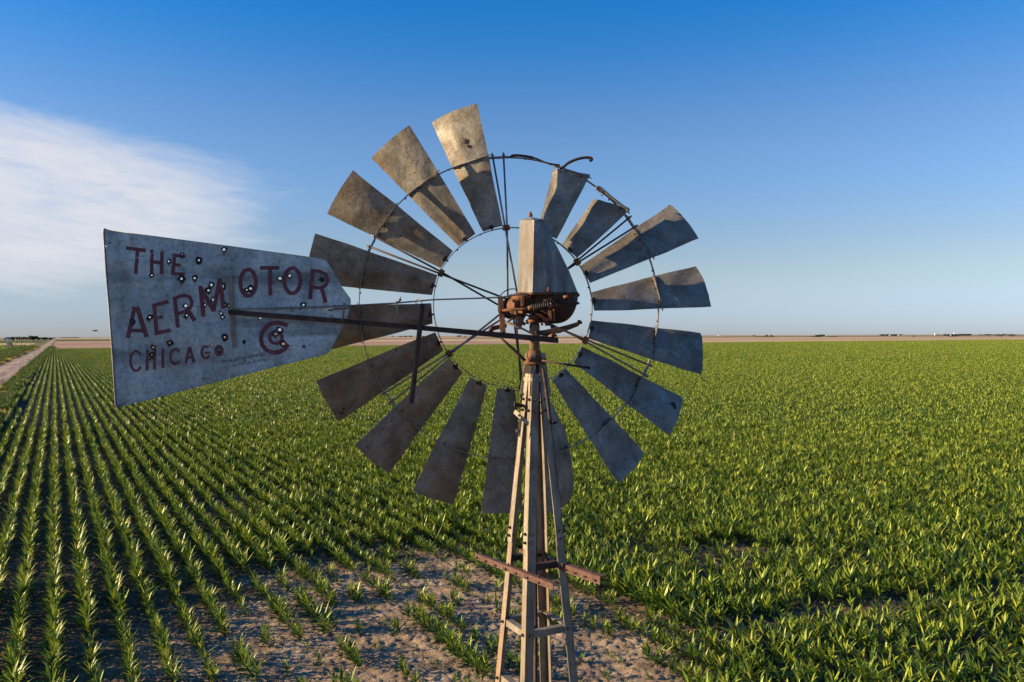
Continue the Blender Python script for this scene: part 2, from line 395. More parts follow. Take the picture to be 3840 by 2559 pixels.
# arms: two rods each, joined at the inner rim, spread at the outer rim and at the hub
for k in range(6):
    a = R(35.5 + 60 * k); rd, t = axes(a)
    pin = HUB + rd * (RIN - .002) + N * (HIN + .012)
    for s in (-1, 1):
        po = HUB + rd * (ROUT + .018) + t * (s * .034) + N * .006
        hubp = HUB + (rd * math.cos(R(-18 * s)) + t * math.sin(R(-18 * s))) * .062 + N * (.085 if s > 0 else -.05)
        wb(MB().tube([po, pin + t * s * .006, hubp], .0058, 8), 'spoke', 'rimsteel' if k % 2 else 'darkrust', wheel)
    c = MB().box(pin, rd, t, N, .03, .042, .022); c.bolt(pin + t * .014 + N * .01, N, .007, .012); c.bolt(pin - t * .014 + N * .01, N, .007, .012)
    wb(c, 'spoke_clamp', 'rust', wheel)
    c = MB().bar(HUB + rd * ROUT + t * .06, HUB + rd * ROUT - t * .06, .01, .024, N)
    for s in (-1, 1): c.bolt(HUB + rd * (ROUT + .006) + t * s * .034 + N * .006, rd, .0095, .014)
    wb(c, 'rim_clamp', 'rimsteel', wheel)
hb = MB()
hb.disc(HUB - N * .05, N, .068, .016, 28); hb.disc(HUB + N * .085, N, .07, .016, 28); hb.tube([HUB - N * .09, HUB + N * .2], .03, 20)
for k in range(12):
    rd, t = axes(R(30 * k + 5)); hb.bolt(HUB + N * .093 + rd * .054, N, .008, .01); hb.tube([HUB + N * .085 + rd * .06, HUB + N * .03 + rd * .03], .008, 6)
wb(hb, 'hub', 'darkrust', wheel)
# remains of the lost blade: bent ribs on the rim
def pxs(l, d): return [P(x, y, d) for x, y in l]
def arc_pts(pts, n=6):                                        # smooth a polyline (Catmull-Rom)
    pts = [Vector(p) for p in pts]; q = [pts[0]] + pts + [pts[-1]]; out = []
    for i in range(1, len(q) - 2):
        for j in range(n):
            t = j / n; a, b_, c, d = q[i - 1:i + 3]
            out.append(.5 * ((2 * b_) + (c - a) * t + (2 * a - 5 * b_ + 4 * c - d) * t * t + (3 * b_ - a - 3 * c + d) * t ** 3))
    return out + [pts[-1]]
t_ = MB().tube(arc_pts(pxs([(1900, 594), (1925, 584), (1965, 586), (2010, 595), (2050, 612), (2100, 620)], 4.77)), [.004] * 5 + [.008] * 12 + [.005] * 14, 8) 
wb(t_, 'blade_rib', 'darkrust', wheel)
wb(MB().tube(arc_pts(pxs([(2098, 634), (2114, 626), (2131, 612), (2160, 599), (2190, 592), (2215, 593), (2219, 600), (2211, 604)], 4.73)), .0085, 8), 'blade_rib', 'darkrust', wheel)['label'] = 'bent rib curling outward where a blade is missing'
wb(MB().tube(arc_pts(pxs([(2258, 718), (2245, 714), (2236, 707), (2242, 702), (2256, 708), (2290, 738), (2340, 776), (2357, 786), (2350, 792)], 4.75)), .0075, 8), 'blade_rib', 'rimsteel', wheel)

# ---- hood over the gear case
def H5(u, v, d): return P(1780 + u / 2.45, 740 + v / 2.45, d)
lv = [(885, 397, 530, 942, 0), (700, 401, 536, 868, .005), (500, 408, 541, 770, .01), (350, 413, 543, 692, .014), (240, 417, 545, 640, .018), (212, 420, 546, 618, .02)]
secs = []
for v, xl, xm, xr, dd in lv:
    k = .5 * dd / .02
    secs.append([H5(xl, v, 4.49 - .03 * k), H5(xm, v - (7 if v > 800 else 0), 4.27 + .05 * k), H5(xr, v - 10, 4.34 + .03 * k), H5(xr - 25, v - 4, 4.60 - .1 * k)])
hood = MB().loft(secs, cap=False)
top = H5(515, 182, 4.40); o4 = len(hood.v); hood.add(secs[-1] + [top], [(0, 1, 4), (1, 2, 4), (2, 3, 4), (3, 0, 4)])
ho = wb(hood, 'hood', 'hood', bev=.0015)
md = ho.modifiers.new('s', 'SOLIDIFY'); md.thickness = .003
wb(MB().bolt(H5(513, 178, 4.40), (0, 0, 1), .013, .016), 'hood_bolt', 'rust', ho)
rimp = [secs[0][i] - Vector((0, 0, .004)) for i in (0, 1, 2, 3)]
lp = MB()
for i in range(4): lp.bar(rimp[i], rimp[(i + 1) % 4], .012, .012)
wb(lp, 'hood_lip', 'rust', ho)
# ---- gear case: bowl below the hood
bowl = MB(); cx0, cy0, cd = 715, 892, 4.45; c0 = H5(cx0, cy0, cd); X = CV(1, 0, 0); Y = CV(0, 0, 1); Z = Vector((0, 0, 1))
rows = []
for i in range(13):
    a = math.pi / 2 * i / 12; rr = math.cos(a) ** .75 * .147; zz = -math.sin(a) * .165
    row = []
    for j in range(29):
        b_ = 2 * math.pi * j / 28; sq = 1 / max(abs(math.cos(b_)), abs(math.sin(b_))) ** .35
        row.append(c0 + X * (math.cos(b_) * rr * sq * .97) + Y * (math.sin(b_) * rr * sq * .95) + Z * zz)
    rows.append(row)
bowl.grid(rows); bowl.loft([[c0 + X * (math.cos(t) * .152) + Y * (math.sin(t) * .15) + Z * z for t in [2 * math.pi * q / 28 for q in range(28)]] for z in (-.012, .002)])
wb(bowl, 'gear_case', 'darkrust')
gr = MB()
for j in range(29): pass
gr.loft([[c0 + X * (math.cos(t) * r_) + Y * (math.sin(t) * r_) + Z * z for t in [2 * math.pi * q / 28 for q in range(28)]] for r_, z in ((.148, -.045), (.151, -.047), (.151, -.055), (.146, -.057))])
wb(gr, 'case_seam', 'darkrust')
# cast frame: rusty arms and yoke, hub sleeve and brake band on the wheel side
fr = MB()
hs = H5(395, 1000, 4.36)
fr.tube([H5(372, 1000, 4.60), H5(388, 1000, 4.42), H5(440, 995, 4.35)], [.05, .052, .05], 24)
fr.tube([H5(360, 925, 4.37), H5(420, 915, 4.34), H5(500, 905, 4.33)], [.024, .026, .018], 12)
fr.bar(H5(440, 905, 4.31), H5(442, 1005, 4.31), .02, .014, Y)
fr.loft([[H5(365, 1045, 4.33), H5(440, 1040, 4.3), H5(440, 1070, 4.3), H5(372, 1088, 4.33)], [H5(365, 1045, 4.4), H5(440, 1040, 4.4), H5(440, 1070, 4.4), H5(372, 1088, 4.4)]])
wb(fr, 'hub_sleeve', 'rust', bev=.004)
yk = MB()
yk.tube([H5(548, 1085, 4.40), H5(546, 1110, 4.40), H5(545, 1130, 4.40)], [.034, .03, .04], 20)
yk.tube([H5(545, 1128, 4.40), H5(545, 1156, 4.40)], [.047, .044], 24)
yk.loft([[H5(500, 1085, 4.36), H5(575, 1080, 4.36), H5(575, 1080, 4.46), H5(500, 1085, 4.46)], [H5(492, 1128, 4.36), H5(605, 1128, 4.36), H5(605, 1128, 4.46), H5(492, 1128, 4.46)]])
yk.loft([[H5(540, 1060, 4.33), H5(575, 1060, 4.33), H5(575, 1060, 4.38), H5(540, 1060, 4.38)], [H5(620, 1125, 4.32), H5(660, 1105, 4.32), H5(660, 1105, 4.37), H5(620, 1125, 4.37)], [H5(650, 1150, 4.32), H5(700, 1128, 4.32), H5(700, 1128, 4.37), H5(650, 1150, 4.37)]])
wb(yk, 'yoke', 'rust', bev=.003)
y2 = MB()
y2.box(H5(675, 1165, 4.35), X, Y, Z, .034, .05, .02); y2.box(H5(618, 1168, 4.35), X, Y, Z, .012, .04, .014)
y2.loft([[H5(672, 1040, 4.29), H5(706, 1040, 4.29), H5(706, 1040, 4.31), H5(672, 1040, 4.31)], [H5(686, 1140, 4.29), H5(712, 1135, 4.29), H5(712, 1135, 4.31), H5(686, 1140, 4.31)]])
y2.tube([H5(715, 1180, 4.36), H5(722, 1285, 4.36)], [.012, .014], 12); y2.tube([H5(728, 1030, 4.3), H5(730, 1140, 4.3)], .005, 8)
y2.tube([H5(722, 1262, 4.36), H5(722, 1284, 4.36)], .021, 16)
wb(y2, 'furl_bracket', 'rust', bev=.002)
bb = MB(); bc = H5(352, 1000, 4.52)
bb.ring(bc, X, Z, Y, .083, .004, .035, 60, rf=lambda a: .014 * abs(math.sin(a))); wb(bb, 'brake_band', 'darkrust')
web = MB(); web.loft([[H5(300, 900, 4.5), H5(345, 890, 4.5), H5(400, 1160, 4.45), H5(430, 1150, 4.45)][0:4], [H5(300, 900, 4.53), H5(345, 890, 4.53), H5(400, 1160, 4.48), H5(430, 1150, 4.48)]])
web.loft([[H5(395, 1075, 4.36), H5(470, 1075, 4.36), H5(425, 1215, 4.38), H5(390, 1215, 4.38)], [H5(395, 1075, 4.5), H5(470, 1075, 4.5), H5(425, 1215, 4.45), H5(390, 1215, 4.45)]])
web.loft([[H5(455, 925, 4.34), H5(640, 925, 4.34), H5(640, 1060, 4.36), H5(455, 1070, 4.36)], [H5(455, 925, 4.6), H5(640, 925, 4.6), H5(640, 1060, 4.55), H5(455, 1070, 4.55)]])
wb(web, 'gear_frame', 'darkrust')
# spring on its rod
sp = MB(); a0 = H5(528, 1018, 4.26); a1 = H5(690, 998, 4.26); ax = (a1 - a0).normalized(); s1 = ax.cross(Z).normalized(); s2 = s1.cross(ax)
pts = [a0 + (a1 - a0) * (i / 128) + (s1 * math.cos(i * 2 * math.pi / 14.2) + s2 * math.sin(i * 2 * math.pi / 14.2)) * .0175 for i in range(129)]
sp.tube(pts, .0042, 7); wb(sp, 'spring', 'spring')
sr = MB().tube([H5(238, 1042, 4.27), H5(440, 1030, 4.26), H5(500, 1022, 4.26)], [.0085, .0085, .008], 10)
sr.tube([H5(488, 1022, 4.26), H5(530, 1016, 4.26)], [.011, .017], 14); sr.tube([H5(500, 1022, 4.26), H5(755, 992, 4.26)], .006, 8)
sr.tube([H5(690, 998, 4.26), H5(712, 996, 4.26)], .018, 14); sr.bolt(H5(735, 994, 4.26), X, .011, .02)
wb(sr, 'spring_rod', 'rust')
kn = MB().box(H5(690, 945, 4.28), X, Y, Z, .02, .02, .02); kn.bolt(H5(665, 950, 4.27), -X, .008, .01); kn.bolt(H5(690, 1005, 4.24), -Y, .008, .012); kn.box(H5(697, 970, 4.28), X, Y, Z, .03, .015, .03)
wb(kn, 'spring_anchor', 'darkrust')
bl = MB(); bl.disc(H5(842, 915, 4.27), X - Y * .4, .009, .03, 8); bl.bolt(H5(681, 865, 4.27), Z, .011, .014); bl.bolt(H5(870, 912, 4.28), X, .01, .01)
wb(bl, 'case_bolt', 'rust')
# ---- furl lever: a curved cast arm with a round nose
lev = MB(); secs = []
for u, vt, vb in [(565, 1228, 1268), (620, 1222, 1272), (648, 1218, 1290), (700, 1208, 1258), (780, 1192, 1250), (860, 1172, 1222), (930, 1150, 1195), (960, 1140, 1182)]:
    d = 4.3
    secs.append([H5(u, vt, d), H5(u, vb, d), H5(u, vb, d + .03), H5(u, vt, d + .03)])
lev.loft(secs); lev.tube([H5(963, 1152, 4.285), H5(963, 1152, 4.345)], .0095 * 1.1, 16); lev.tube([H5(945, 1140, 4.3), H5(965, 1136, 4.3), H5(980, 1148, 4.3), H5(978, 1165, 4.3)], .006, 8)
wb(lev, 'furl_lever', 'darkrust', bev=.003)
l2 = MB().tube(arc_pts([H5(285, 1180, 4.45), H5(210, 1195, 4.42), H5(155, 1210, 4.38), H5(150, 1232, 4.36)]), .013, 10)
l2.tube([H5(285, 1160, 4.28), H5(385, 1088, 4.33)], .006, 8)
wb(l2, 'brake_lever', 'rust')
dr = MB().tube([H5(290, 1152, 4.28), H5(430, 1205, 4.29), H5(520, 1250, 4.31), H5(575, 1265, 4.32)], .006, 8); dr.tube([H5(566, 1235, 4.31), H5(572, 1268, 4.31)], .007, 8)
wb(dr, 'brace_rod', 'tower')
cl = MB()
for q in range(6): cl.disc(H5(430 + q * 6, 1150 + q * 3, 4.42), X, .012 - .001 * (q % 2) * 5, .006, 8)
cl.tube([H5(420, 1160, 4.42), H5(500, 1160, 4.42)], .004, 6); wb(cl, 'oil_fitting', 'spring')
st = MB().loft([[H5(212, 925, 4.31), H5(262, 925, 4.31), H5(262, 925, 4.318), H5(212, 925, 4.318)], [H5(235, 1245, 4.31), H5(286, 1245, 4.31), H5(286, 1245, 4.318), H5(235, 1245, 4.318)]])
st.bolt(H5(235, 1042, 4.31), -Y, .015, .018); st.bolt(H5(255, 1237, 4.31), -Y, .008, .01); st.bolt(H5(275, 1240, 4.31), -Y, .008, .01)
st.box(H5(225, 920, 4.34), X, Y, Z, .02, .03, .012)
wb(st, 'upright_strap', 'rust', bev=.0015)
# ---- mast pipe and collars
mp = MB(); C5 = 2004.5
def mz(py): return P(C5, py, 4.42)
mp.tube([mz(1212), mz(1222), mz(1232), mz(1320)], [.024, .029, .0285, .0285], 28); mp.tube([mz(1195), mz(1214)], [.02, .023], 20)
wb(mp, 'mast_pipe', 'tower')
mc = MB().tube([mz(1316), mz(1346)], .0365, 28); wb(mc, 'mast_collar', 'rust')
mc = MB().tube([mz(1343), mz(1347)], .047, 32); mc.tube([mz(1347), mz(1356), mz(1358)], [.045, .046, .06], 32); mc.tube([mz(1358), mz(1366)], .0615, 32)
for k in range(4):
    a = R(45 + 90 * k + 17); mc.bolt(mz(1350) + Vector((math.cos(a) * .05, math.sin(a) * .05, 0)), Vector((math.cos(a), math.sin(a), 0)), .009, .014)
wb(mc, 'mast_flange', 'rust')
mc = MB().tube([mz(1366), mz(1420)], .027, 20); wb(mc, 'mast_stub', 'darkrust')

# ---- tower
PSI = R(17); TC = Vector((.129, 4.42, 0))
DIRS = {'F': Vector((-math.sin(PSI), -math.cos(PSI), 0)), 'R': Vector((math.cos(PSI), -math.sin(PSI), 0)), 'B': Vector((math.sin(PSI), math.cos(PSI), 0)), 'L': Vector((-math.cos(PSI), math.sin(PSI), 0))}
ADJ = {'F': 'LR', 'R': 'FB', 'B': 'RL', 'L': 'BF'}
ZJ = 6.57; ZT = 7.49; ZM = 7.0
def DD(z):
    return .110 + (ZT - z) * .229 if z >= ZJ else .110 + (ZT - ZJ) * .229 + (ZJ - z) * .2
def corner(k, z, out=0): return TC + DIRS[k] * (DD(z) / 2 + out) + Vector((0, 0, z))
def angle_iron(mb, k, z0, z1, w, th, out=0, w1=None):
    w1 = w1 or w; a, b = corner(k, z0, out), corner(k, z1, out)
    for side in ADJ[k]:
        e = (DIRS[side] - DIRS[k]).normalized(); other = ADJ[k].replace(side, ''); n = (DIRS[other] - DIRS[k]).normalized()
        mb.loft([[p, p + e * ww, p + e * ww + n * th, p + n * th + e * th * 0] for p, ww in ((a, w), (b, w1))])
for k in 'FLRB':
    mb = MB(); angle_iron(mb, k, -.1, 3.2, .05, .005); angle_iron(mb, k, 3.2, ZJ + .02, .05, .005)
    lg = wb(mb, 'leg', 'tower')
    mb = MB(); angle_iron(mb, k, ZJ - .02, ZT, .052, .006, .006, .042)
    lu = wb(mb, 'upper_leg', 'towertop')
    bt = []
    for side in ADJ[k]:
        e = (DIRS[side] - DIRS[k]).normalized(); other = ADJ[k].replace(side, ''); n = -(DIRS[other] - DIRS[k]).normalized()
        for z, off in ((ZJ + .015, .024), (ZJ + .06, .024), (ZJ + .72, .026), (ZT - .14, .02)):
            bt.append((corner(k, z, .006) + e * off, n, .0085, .012))
        for z in (6.1, 5.78, 4.6): bt.append((corner(k, z) + e * .03, n, .0085, .012))
    bolts('leg_bolt', bt, 'darkrust', lg)
# top plates that close the tower under the flange
tp = MB()
for i, (a, b) in enumerate(('FR', 'FL', 'BR', 'BL')):
    pa, pb = corner(a, ZT - .03, .009), corner(b, ZT - .03, .009); tp.bar(pa, pb, .006, .02)
    pa, pb = corner(a, ZT - .13, .009), corner(b, ZT - .13, .009)
wb(tp, 'tower_band', 'towertop')
tp = MB()
for k, w in (('F', .012), ('L', .02), ('R', .02), ('B', .02)):
    tp.loft([[corner(k, z) + X * q + DIRS[k] * (.004 - .02 * (z > 7.5)) for q in (-w, w)] + [corner(k, z) + X * q - DIRS[k] * .004 for q in (w, -w)] for z in (ZT - .12, ZT + .115)])
wb(tp, 'cap_strap', 'tower')
# horizontal girts between the legs
def girt(a, b, z, w=.03, mat='tower', inset=.006, name='girt'):
    pa, pb = corner(a, z), corner(b, z); e = (pb - pa).normalized()
    other = {'FL': 'R', 'FR': 'L', 'BR': 'L', 'BL': 'R'}[''.join(sorted((a, b), key=lambda q: 'FB LR'.index(q)))]
    n = Vector((e.y, -e.x, 0)); 
    if n.dot(pa - TC - Vector((0, 0, z))) > 0: n = -n
    pa = pa + e * .02 + n * inset; pb = pb - e * .02 + n * inset
    mb = MB(); mb.loft([[p, p + n * .004, p + n * .004 + Z * -w, p - Z * w] for p in (pa, pb)])
    mb.loft([[p + n * .0045, p + n * w, p + n * w - Z * .004, p + n * .0045 - Z * .004] for p in (pa, pb)])
    wb(mb, name, mat)
for z, mat in ((6.115, 'towertop'), (4.6, 'tower'), (3.1, 'tower'), (1.5, 'tower')):
    for a, b in ('FL', 'FR', 'BR', 'BL'): girt(a, b, z, .036, mat)
for a, b in ('FR', 'BL'): girt(a, b, 6.465, .034, 'darkrust')
girt('F', 'L', 5.80, .036, 'towertop')
# pump rod down the middle
wb(MB().tube([Vector((.125, 4.40, 0)), Vector((.125, 4.42, 5)), Vector((.125, 4.42, 7.3))], .012, 14), 'pump_rod', 'darkrust')
# platform bars with bolt holes
def plat(a, b, w, flip=1):
    mb = MB(); e = (b - a).normalized(); n = Vector((-e.y, e.x, 0)).normalized(); n = n if n.y > 0 else -n
    mb.loft([[p, p + n * .004, p + n * .004 - Z * w, p - Z * w] for p in (a, b)])
    mb.loft([[p + Z * .0005, p + Z * .0045, p + n * w + Z * .0045, p + n * w + Z * .0005] for p in (a, b)])
    o = wb(mb, 'platform_bar', 'pinkrust')
    L = (b - a).length; k = 0; s = .03
    while s < L - .02:
        c = a + e * s - n * .0008 - Z * (w * .55)
        if k % 3 == 0: bolts('bar_bolt', [(c, -n, .006, .01)], 'darkrust', o)
        else: wb(MB().disc(c, n, .0045, .001, 8), 'bolt_hole', 'hole', o)
        if k % 4 == 1: bolts('bar_bolt', [(a + e * s + n * w * .5 + Z * .005, Z, .006, .008)], 'darkrust', o)
        s += .035 + .02 * (k % 3 == 1); k += 1
plat(P(1783, 2079, 4.78), P(2074, 2194, 3.97), .028)
plat(P(1946, 2062, 5.0), P(2250, 2166, 3.88), .037)
# loose rods and plates near the tower head
def C6(u, v, d): return P(1700 + u / 2.24, 1300 + v / 2.24, d)
wb(MB().tube([C6(752, 185, 4.34), C6(775, 330, 4.32), C6(812, 610, 4.28), C6(822, 655, 4.28)], [.009, .0085, .0095, .006], 10).bolt(C6(828, 640, 4.27), X, .011, .018), 'brake_rod', 'darkrust')
wb(MB().tube([C6(745, 118, 4.36), C6(940, 150, 4.32), C6(1140, 180, 4.28)], .0065, 8).disc(C6(1143, 181, 4.28), X, .011, .006), 'ladder_hook', 'darkrust')
wb(MB().tube([H5(236, 1290, 4.34), H5(330, 1375, 4.36), H5(400, 1440, 4.37), H5(465, 1502, 4.37)], [.006, .008, .0085, .008], 10), 'brace_rod', 'darkrust')
pl = MB().loft([[C6(520, 530, 4.27), C6(638, 635, 4.2), C6(628, 670, 4.2), C6(505, 562, 4.27)], [C6(520, 530, 4.275), C6(638, 635, 4.205), C6(628, 670, 4.205), C6(505, 562, 4.275)]])
pl.bolt(C6(553, 578, 4.25), -Y, .008, .01); pl.bolt(C6(622, 648, 4.2), -Y, .006, .01)
pl.loft([[C6(553, 610, 4.33), C6(578, 612, 4.33), C6(562, 758, 4.33), C6(542, 755, 4.33)], [C6(553, 610, 4.335), C6(578, 612, 4.335), C6(562, 758, 4.335), C6(542, 755, 4.335)]])
pl.bolt(C6(535, 708, 4.33), -Y, .01, .012)
wb(pl, 'guide_plate', 'tower')
wb(MB().tube([C6(515, 488, 4.4), C6(580, 498, 4.42)], .011, 10).disc(C6(518, 490, 4.39), X, .019, .01).bolt(C6(592, 402, 4.33), -X, .01, .016), 'guide_pulley', 'darkrust')

# ---- tail
def dv(px): return 1 / (.2304 + (2092 - px) * 1.226e-5)
VN = (P(400, 900, dv(400)) - P(1200, 900, dv(1200))).cross(P(400, 900, dv(400)) - P(400, 1400, dv(400))).normalized()
if VN.y > 0: VN = -VN
def V1(u, v, off=0): px = 340 + u / 2.1192; return P(px, 820 + v / 2.1192, dv(px)) + VN * off
def fill2d(splines, off, name, mat, parent, th=0):
    cu = bpy.data.curves.new('c', 'CURVE'); cu.dimensions = '2D'; cu.fill_mode = 'BOTH'; cu.extrude = 1.0 if th else 0
    for sp_ in splines:
        s = cu.splines.new('POLY'); s.points.add(len(sp_) - 1); s.use_cyclic_u = True
        for p, q in zip(s.points, sp_): p.co = (q[0], -q[1], 0, 1)
    ob = bpy.data.objects.new('c', cu); COL.objects.link(ob)
    dg = bpy.context.evaluated_depsgraph_get(); me = bpy.data.meshes.new_from_object(ob.evaluated_get(dg))
    COL.objects.unlink(ob); bpy.data.objects.remove(ob)
    for v in me.vertices:
        x, y, z = v.co; v.co = V1(x, -y, off + (z * th if th else 0)) - BASE
    me.name = name; me.materials.clear(); me.materials.append(M[mat])
    for p in me.polygons: p.use_smooth = False
    o = bpy.data.objects.new(name, me); COL.objects.link(o); o.parent = parent; return o
HOLES = [(726, 289, 7, 20), (620, 341, 7, 22), (541, 361, 7, 14), (486, 452, 7, 17), (861, 332, 8, 27), (1059, 248, 11, 23), (722, 479, 9, 27), (826, 474, 8, 27), (960, 529, 10, 25), (936, 573, 9, 20), (1047, 540, 11, 27), (976, 647, 11, 23), (757, 697, 12, 20), (905, 688, 8, 17), (1063, 685, 8, 22), (1093, 692, 6, 13), (764, 771, 7, 18), (1036, 755, 7, 17), (1048, 785, 7, 17), (470, 785, 7, 24), (333, 822, 9, 20), (1066, 944, 7, 25), (1021, 1044, 6, 20), (497, 1026, 7, 19), (486, 1083, 6, 20), (627, 988, 5, 22), (965, 1007, 7, 10), (663, 1153, 6, 9), (820, 1129, 6, 9), (890, 1270, 6, 10), (1231, 400, 7, 8), (1241, 567, 6, 22), (1271, 558, 10, 23), (1504, 478, 13, 20), (1583, 456, 10, 19), (1691, 688, 9, 20), (1348, 793, 7, 8), (1471, 912, 14, 26), (1503, 885, 12, 27), (1530, 997, 11, 22), (122, 222, 6, 9), (1225, 1130, 4, 5)]
def blob(x, y, r, seed, k=.18, n=14):
    return [(x + math.cos(a) * r * (1 + k * noise.noise(Vector((math.cos(a) * 1.3, math.sin(a) * 1.3, seed * 1.7))) * 2), y + math.sin(a) * r * (1 + k * noise.noise(Vector((math.sin(a), math.cos(a), seed * 2.3))) * 2)) for a in [2 * math.pi * i / n for i in range(n)]]
outline = [(112, 93), (125, 89), (240, 104), (490, 138), (500, 142), (800, 180), (1100, 220), (1450, 268), (1700, 302), (1812, 318), (1868, 330), (1884, 352), (1940, 440), (2000, 548), (2066, 636), (2068, 692), (2040, 770), (2010, 850), (1950, 960), (1905, 1052), (1890, 1066), (1860, 1078), (1400, 1192), (900, 1322), (400, 1452), (225, 1498), (205, 1494), (196, 1465), (188, 1300), (165, 950), (130, 500), (112, 250), (100, 105)]
vane = fill2d([outline] + [blob(x, y, r, i) for i, (x, y, r, q) in enumerate(HOLES)], 0, 'tail_vane', 'vane', mill, .0009)
for i, (x, y, r, q) in enumerate(HOLES + [(1219, 984, 0, 14), (1838, 486, 0, 17), (150, 196, 0, 6), (1668, 718, 0, 9)]):
    outer = blob(x, y, q * rnd.uniform(1.0, 1.3), i + 50, .34, 18)
    ob = fill2d([outer] + ([blob(x, y, r + .3, i)] if r else []), .0016 + .00005 * (i % 7), 'bullet_hole', 'hole', vane)
    if q > 9 and rnd.random() < .9:
        ln = q * rnd.uniform(1.2, 2.0)
        fill2d([[(x - q * .55, y + q * .3), (x + q * .6, y + q * .3), (x + q * .2, y + ln), (x, y + ln * 1.12), (x - q * .2, y + ln * .95)]] , .0013 + .00004 * (i % 7), 'rust_stain', 'drip', vane)
    if r > 9:
        e1 = blob(x, y, r + 2.2, i); fill2d([e1, blob(x, y, r + .2, i)], .0024, 'torn_edge', 'burr', vane)
# painted lettering: brush strokes as thin skins on the sheet
def stroke(pts, w, zi, closed=False):
    n = len(pts); L = []; Rr = []
    for i, p in enumerate(pts):
        a = pts[(i - 1) % n] if closed else pts[max(i - 1, 0)]; b = pts[(i + 1) % n] if closed else pts[min(i + 1, n - 1)]
        dx, dy = b[0] - a[0], b[1] - a[1]; l = math.hypot(dx, dy) or 1; nx, ny = -dy / l * w / 2, dx / l * w / 2
        L.append((p[0] + nx, p[1] + ny)); Rr.append((p[0] - nx, p[1] - ny))
    vs = [V1(q[0], q[1], zi) for q in L] + [V1(q[0], q[1], zi) for q in Rr]
    m = n if closed else n - 1
    return vs, [(i, (i + 1) % n, n + (i + 1) % n, n + i) for i in range(m)]
def ell(cx, cy, rx, ry, a0, a1, n=22): return [(cx + rx * math.cos(R(a0 + (a1 - a0) * i / n)), cy - ry * math.sin(R(a0 + (a1 - a0) * i / n))) for i in range(n + 1)]
def word(strokes, w, label):
    mb = MB(); z = .0011
    for s in strokes:
        ww = w; cl = False
        if isinstance(s, tuple) and isinstance(s[0], list): s, ww = s
        if s[0] == 'o': cl = True; s = s[1:]
        vs, fs = stroke(s, ww, z, cl); mb.add(vs, fs); z += .00006
    o = wb(mb, 'lettering', 'letter', vane, recalc=False); o['label'] = label
    return o
word([([(280, 233), (438, 256)], 30), ([(374, 248), (357, 442)], 30), ([(487, 250), (485, 446)], 29), ([(568, 262), (565, 445)], 30), ([(487, 345), (568, 352)], 27), ([(668, 278), (652, 447)], 31), ([(650, 290), (753, 303)], 26), ([(655, 366), (718, 373)], 25), ([(640, 438), (748, 440)], 24)], 28, 'maroon painted word THE')
Z_AER = [([(350, 703), (296, 948)], 34), ([(368, 703), (446, 942)], 38), ([(318, 890), (428, 892)], 30), ([(330, 712), (388, 712)], 22),
 ([(504, 682), (526, 926)], 33), ([(488, 696), (618, 660)], 30), ([(508, 795), (576, 780)], 27), ([(514, 914), (637, 888)], 31),
 ([(668, 628), (694, 868)], 33), ([(655, 642), (700, 622), (745, 611), (785, 622), (803, 655), (802, 690), (782, 722), (745, 742), (685, 758)], 29), ([(772, 728), (828, 814)], 34),
 ([(872, 535), (897, 780)], 34), ([(872, 545), (980, 738)], 34), ([(975, 738), (1028, 475)], 34), ([(1028, 478), (1056, 716)], 34)]
Z_OTOR = [['o'] + ell(1252, 511, 62, 105, 0, 345), ([(1346, 393), (1500, 393)], 30), ([(1426, 393), (1428, 612)], 32), ['o'] + ell(1603, 495, 64, 100, 0, 345),
 ([(1764, 402), (1744, 641)], 32), ([(1752, 416), (1820, 420), (1868, 445), (1884, 490), (1868, 530), (1825, 552), (1750, 545)], 29), ([(1836, 552), (1868, 668)], 33)]
word(Z_AER + Z_OTOR, 31, 'maroon painted word AERMOTOR in arched capitals')
word([ell(362, 1132, 46, 78, 40, 325), ([(452, 1040), (449, 1208)], 24), ([(511, 1036), (507, 1199)], 24), ([(452, 1120), (510, 1116)], 21), ([(574, 1030), (574, 1188)], 23),
 ell(675, 1098, 42, 58, 45, 325), ([(785, 1020), (756, 1152)], 23), ([(788, 1020), (821, 1146)], 23), ([(766, 1106), (812, 1102)], 19), ell(915, 1063, 33, 46, 50, 330), ([(908, 1068), (950, 1066)], 16), ['o'] + ell(1020, 1050, 27, 37, 0, 345)], 21, 'maroon painted word CHICAGO')
word([([(1566, 850), (1530, 838), (1485, 829), (1440, 833), (1396, 860), (1364, 905), (1353, 955), (1363, 1005), (1395, 1045), (1445, 1066), (1500, 1062), (1543, 1036), (1570, 998)], 36), (['o'] + ell(1472, 947, 50, 46, 0, 345), 27)], 30, 'maroon painted Co monogram')
dot = MB().add([V1(1695, 1017, .0011)] + [V1(1695 + 14 * math.cos(R(30 * i)), 1017 + 14 * math.sin(R(30 * i)), .0011) for i in range(12)], [(0, i + 1, (i + 1) % 12 + 1) for i in range(12)])
wb(dot, 'lettering', 'letter', vane, recalc=False)['label'] = 'small maroon full stop after the Co monogram'
def small_text(txt, x0, y0, x1, y1, hgt):
    cu = bpy.data.curves.new('t', 'FONT'); cu.body = txt; cu.size = 1
    ob = bpy.data.objects.new('t', cu); COL.objects.link(ob)
    dg = bpy.context.evaluated_depsgraph_get(); me = bpy.data.meshes.new_from_object(ob.evaluated_get(dg)); COL.objects.unlink(ob); bpy.data.objects.remove(ob)
    xs = [v.co.x for v in me.vertices]; w = max(xs) - min(xs); xm = min(xs)
    for v in me.vertices:
        f = (v.co.x - xm) / w; g = v.co.y / .7
        v.co = V1(x0 + (x1 - x0) * f, y0 + (y1 - y0) * f - g * hgt, .0012) - BASE
    me.materials.clear(); me.materials.append(M['stencil']); o = bpy.data.objects.new('lettering', me); COL.objects.link(o); o.parent = vane
    o['label'] = 'small black stencilled dealer line'
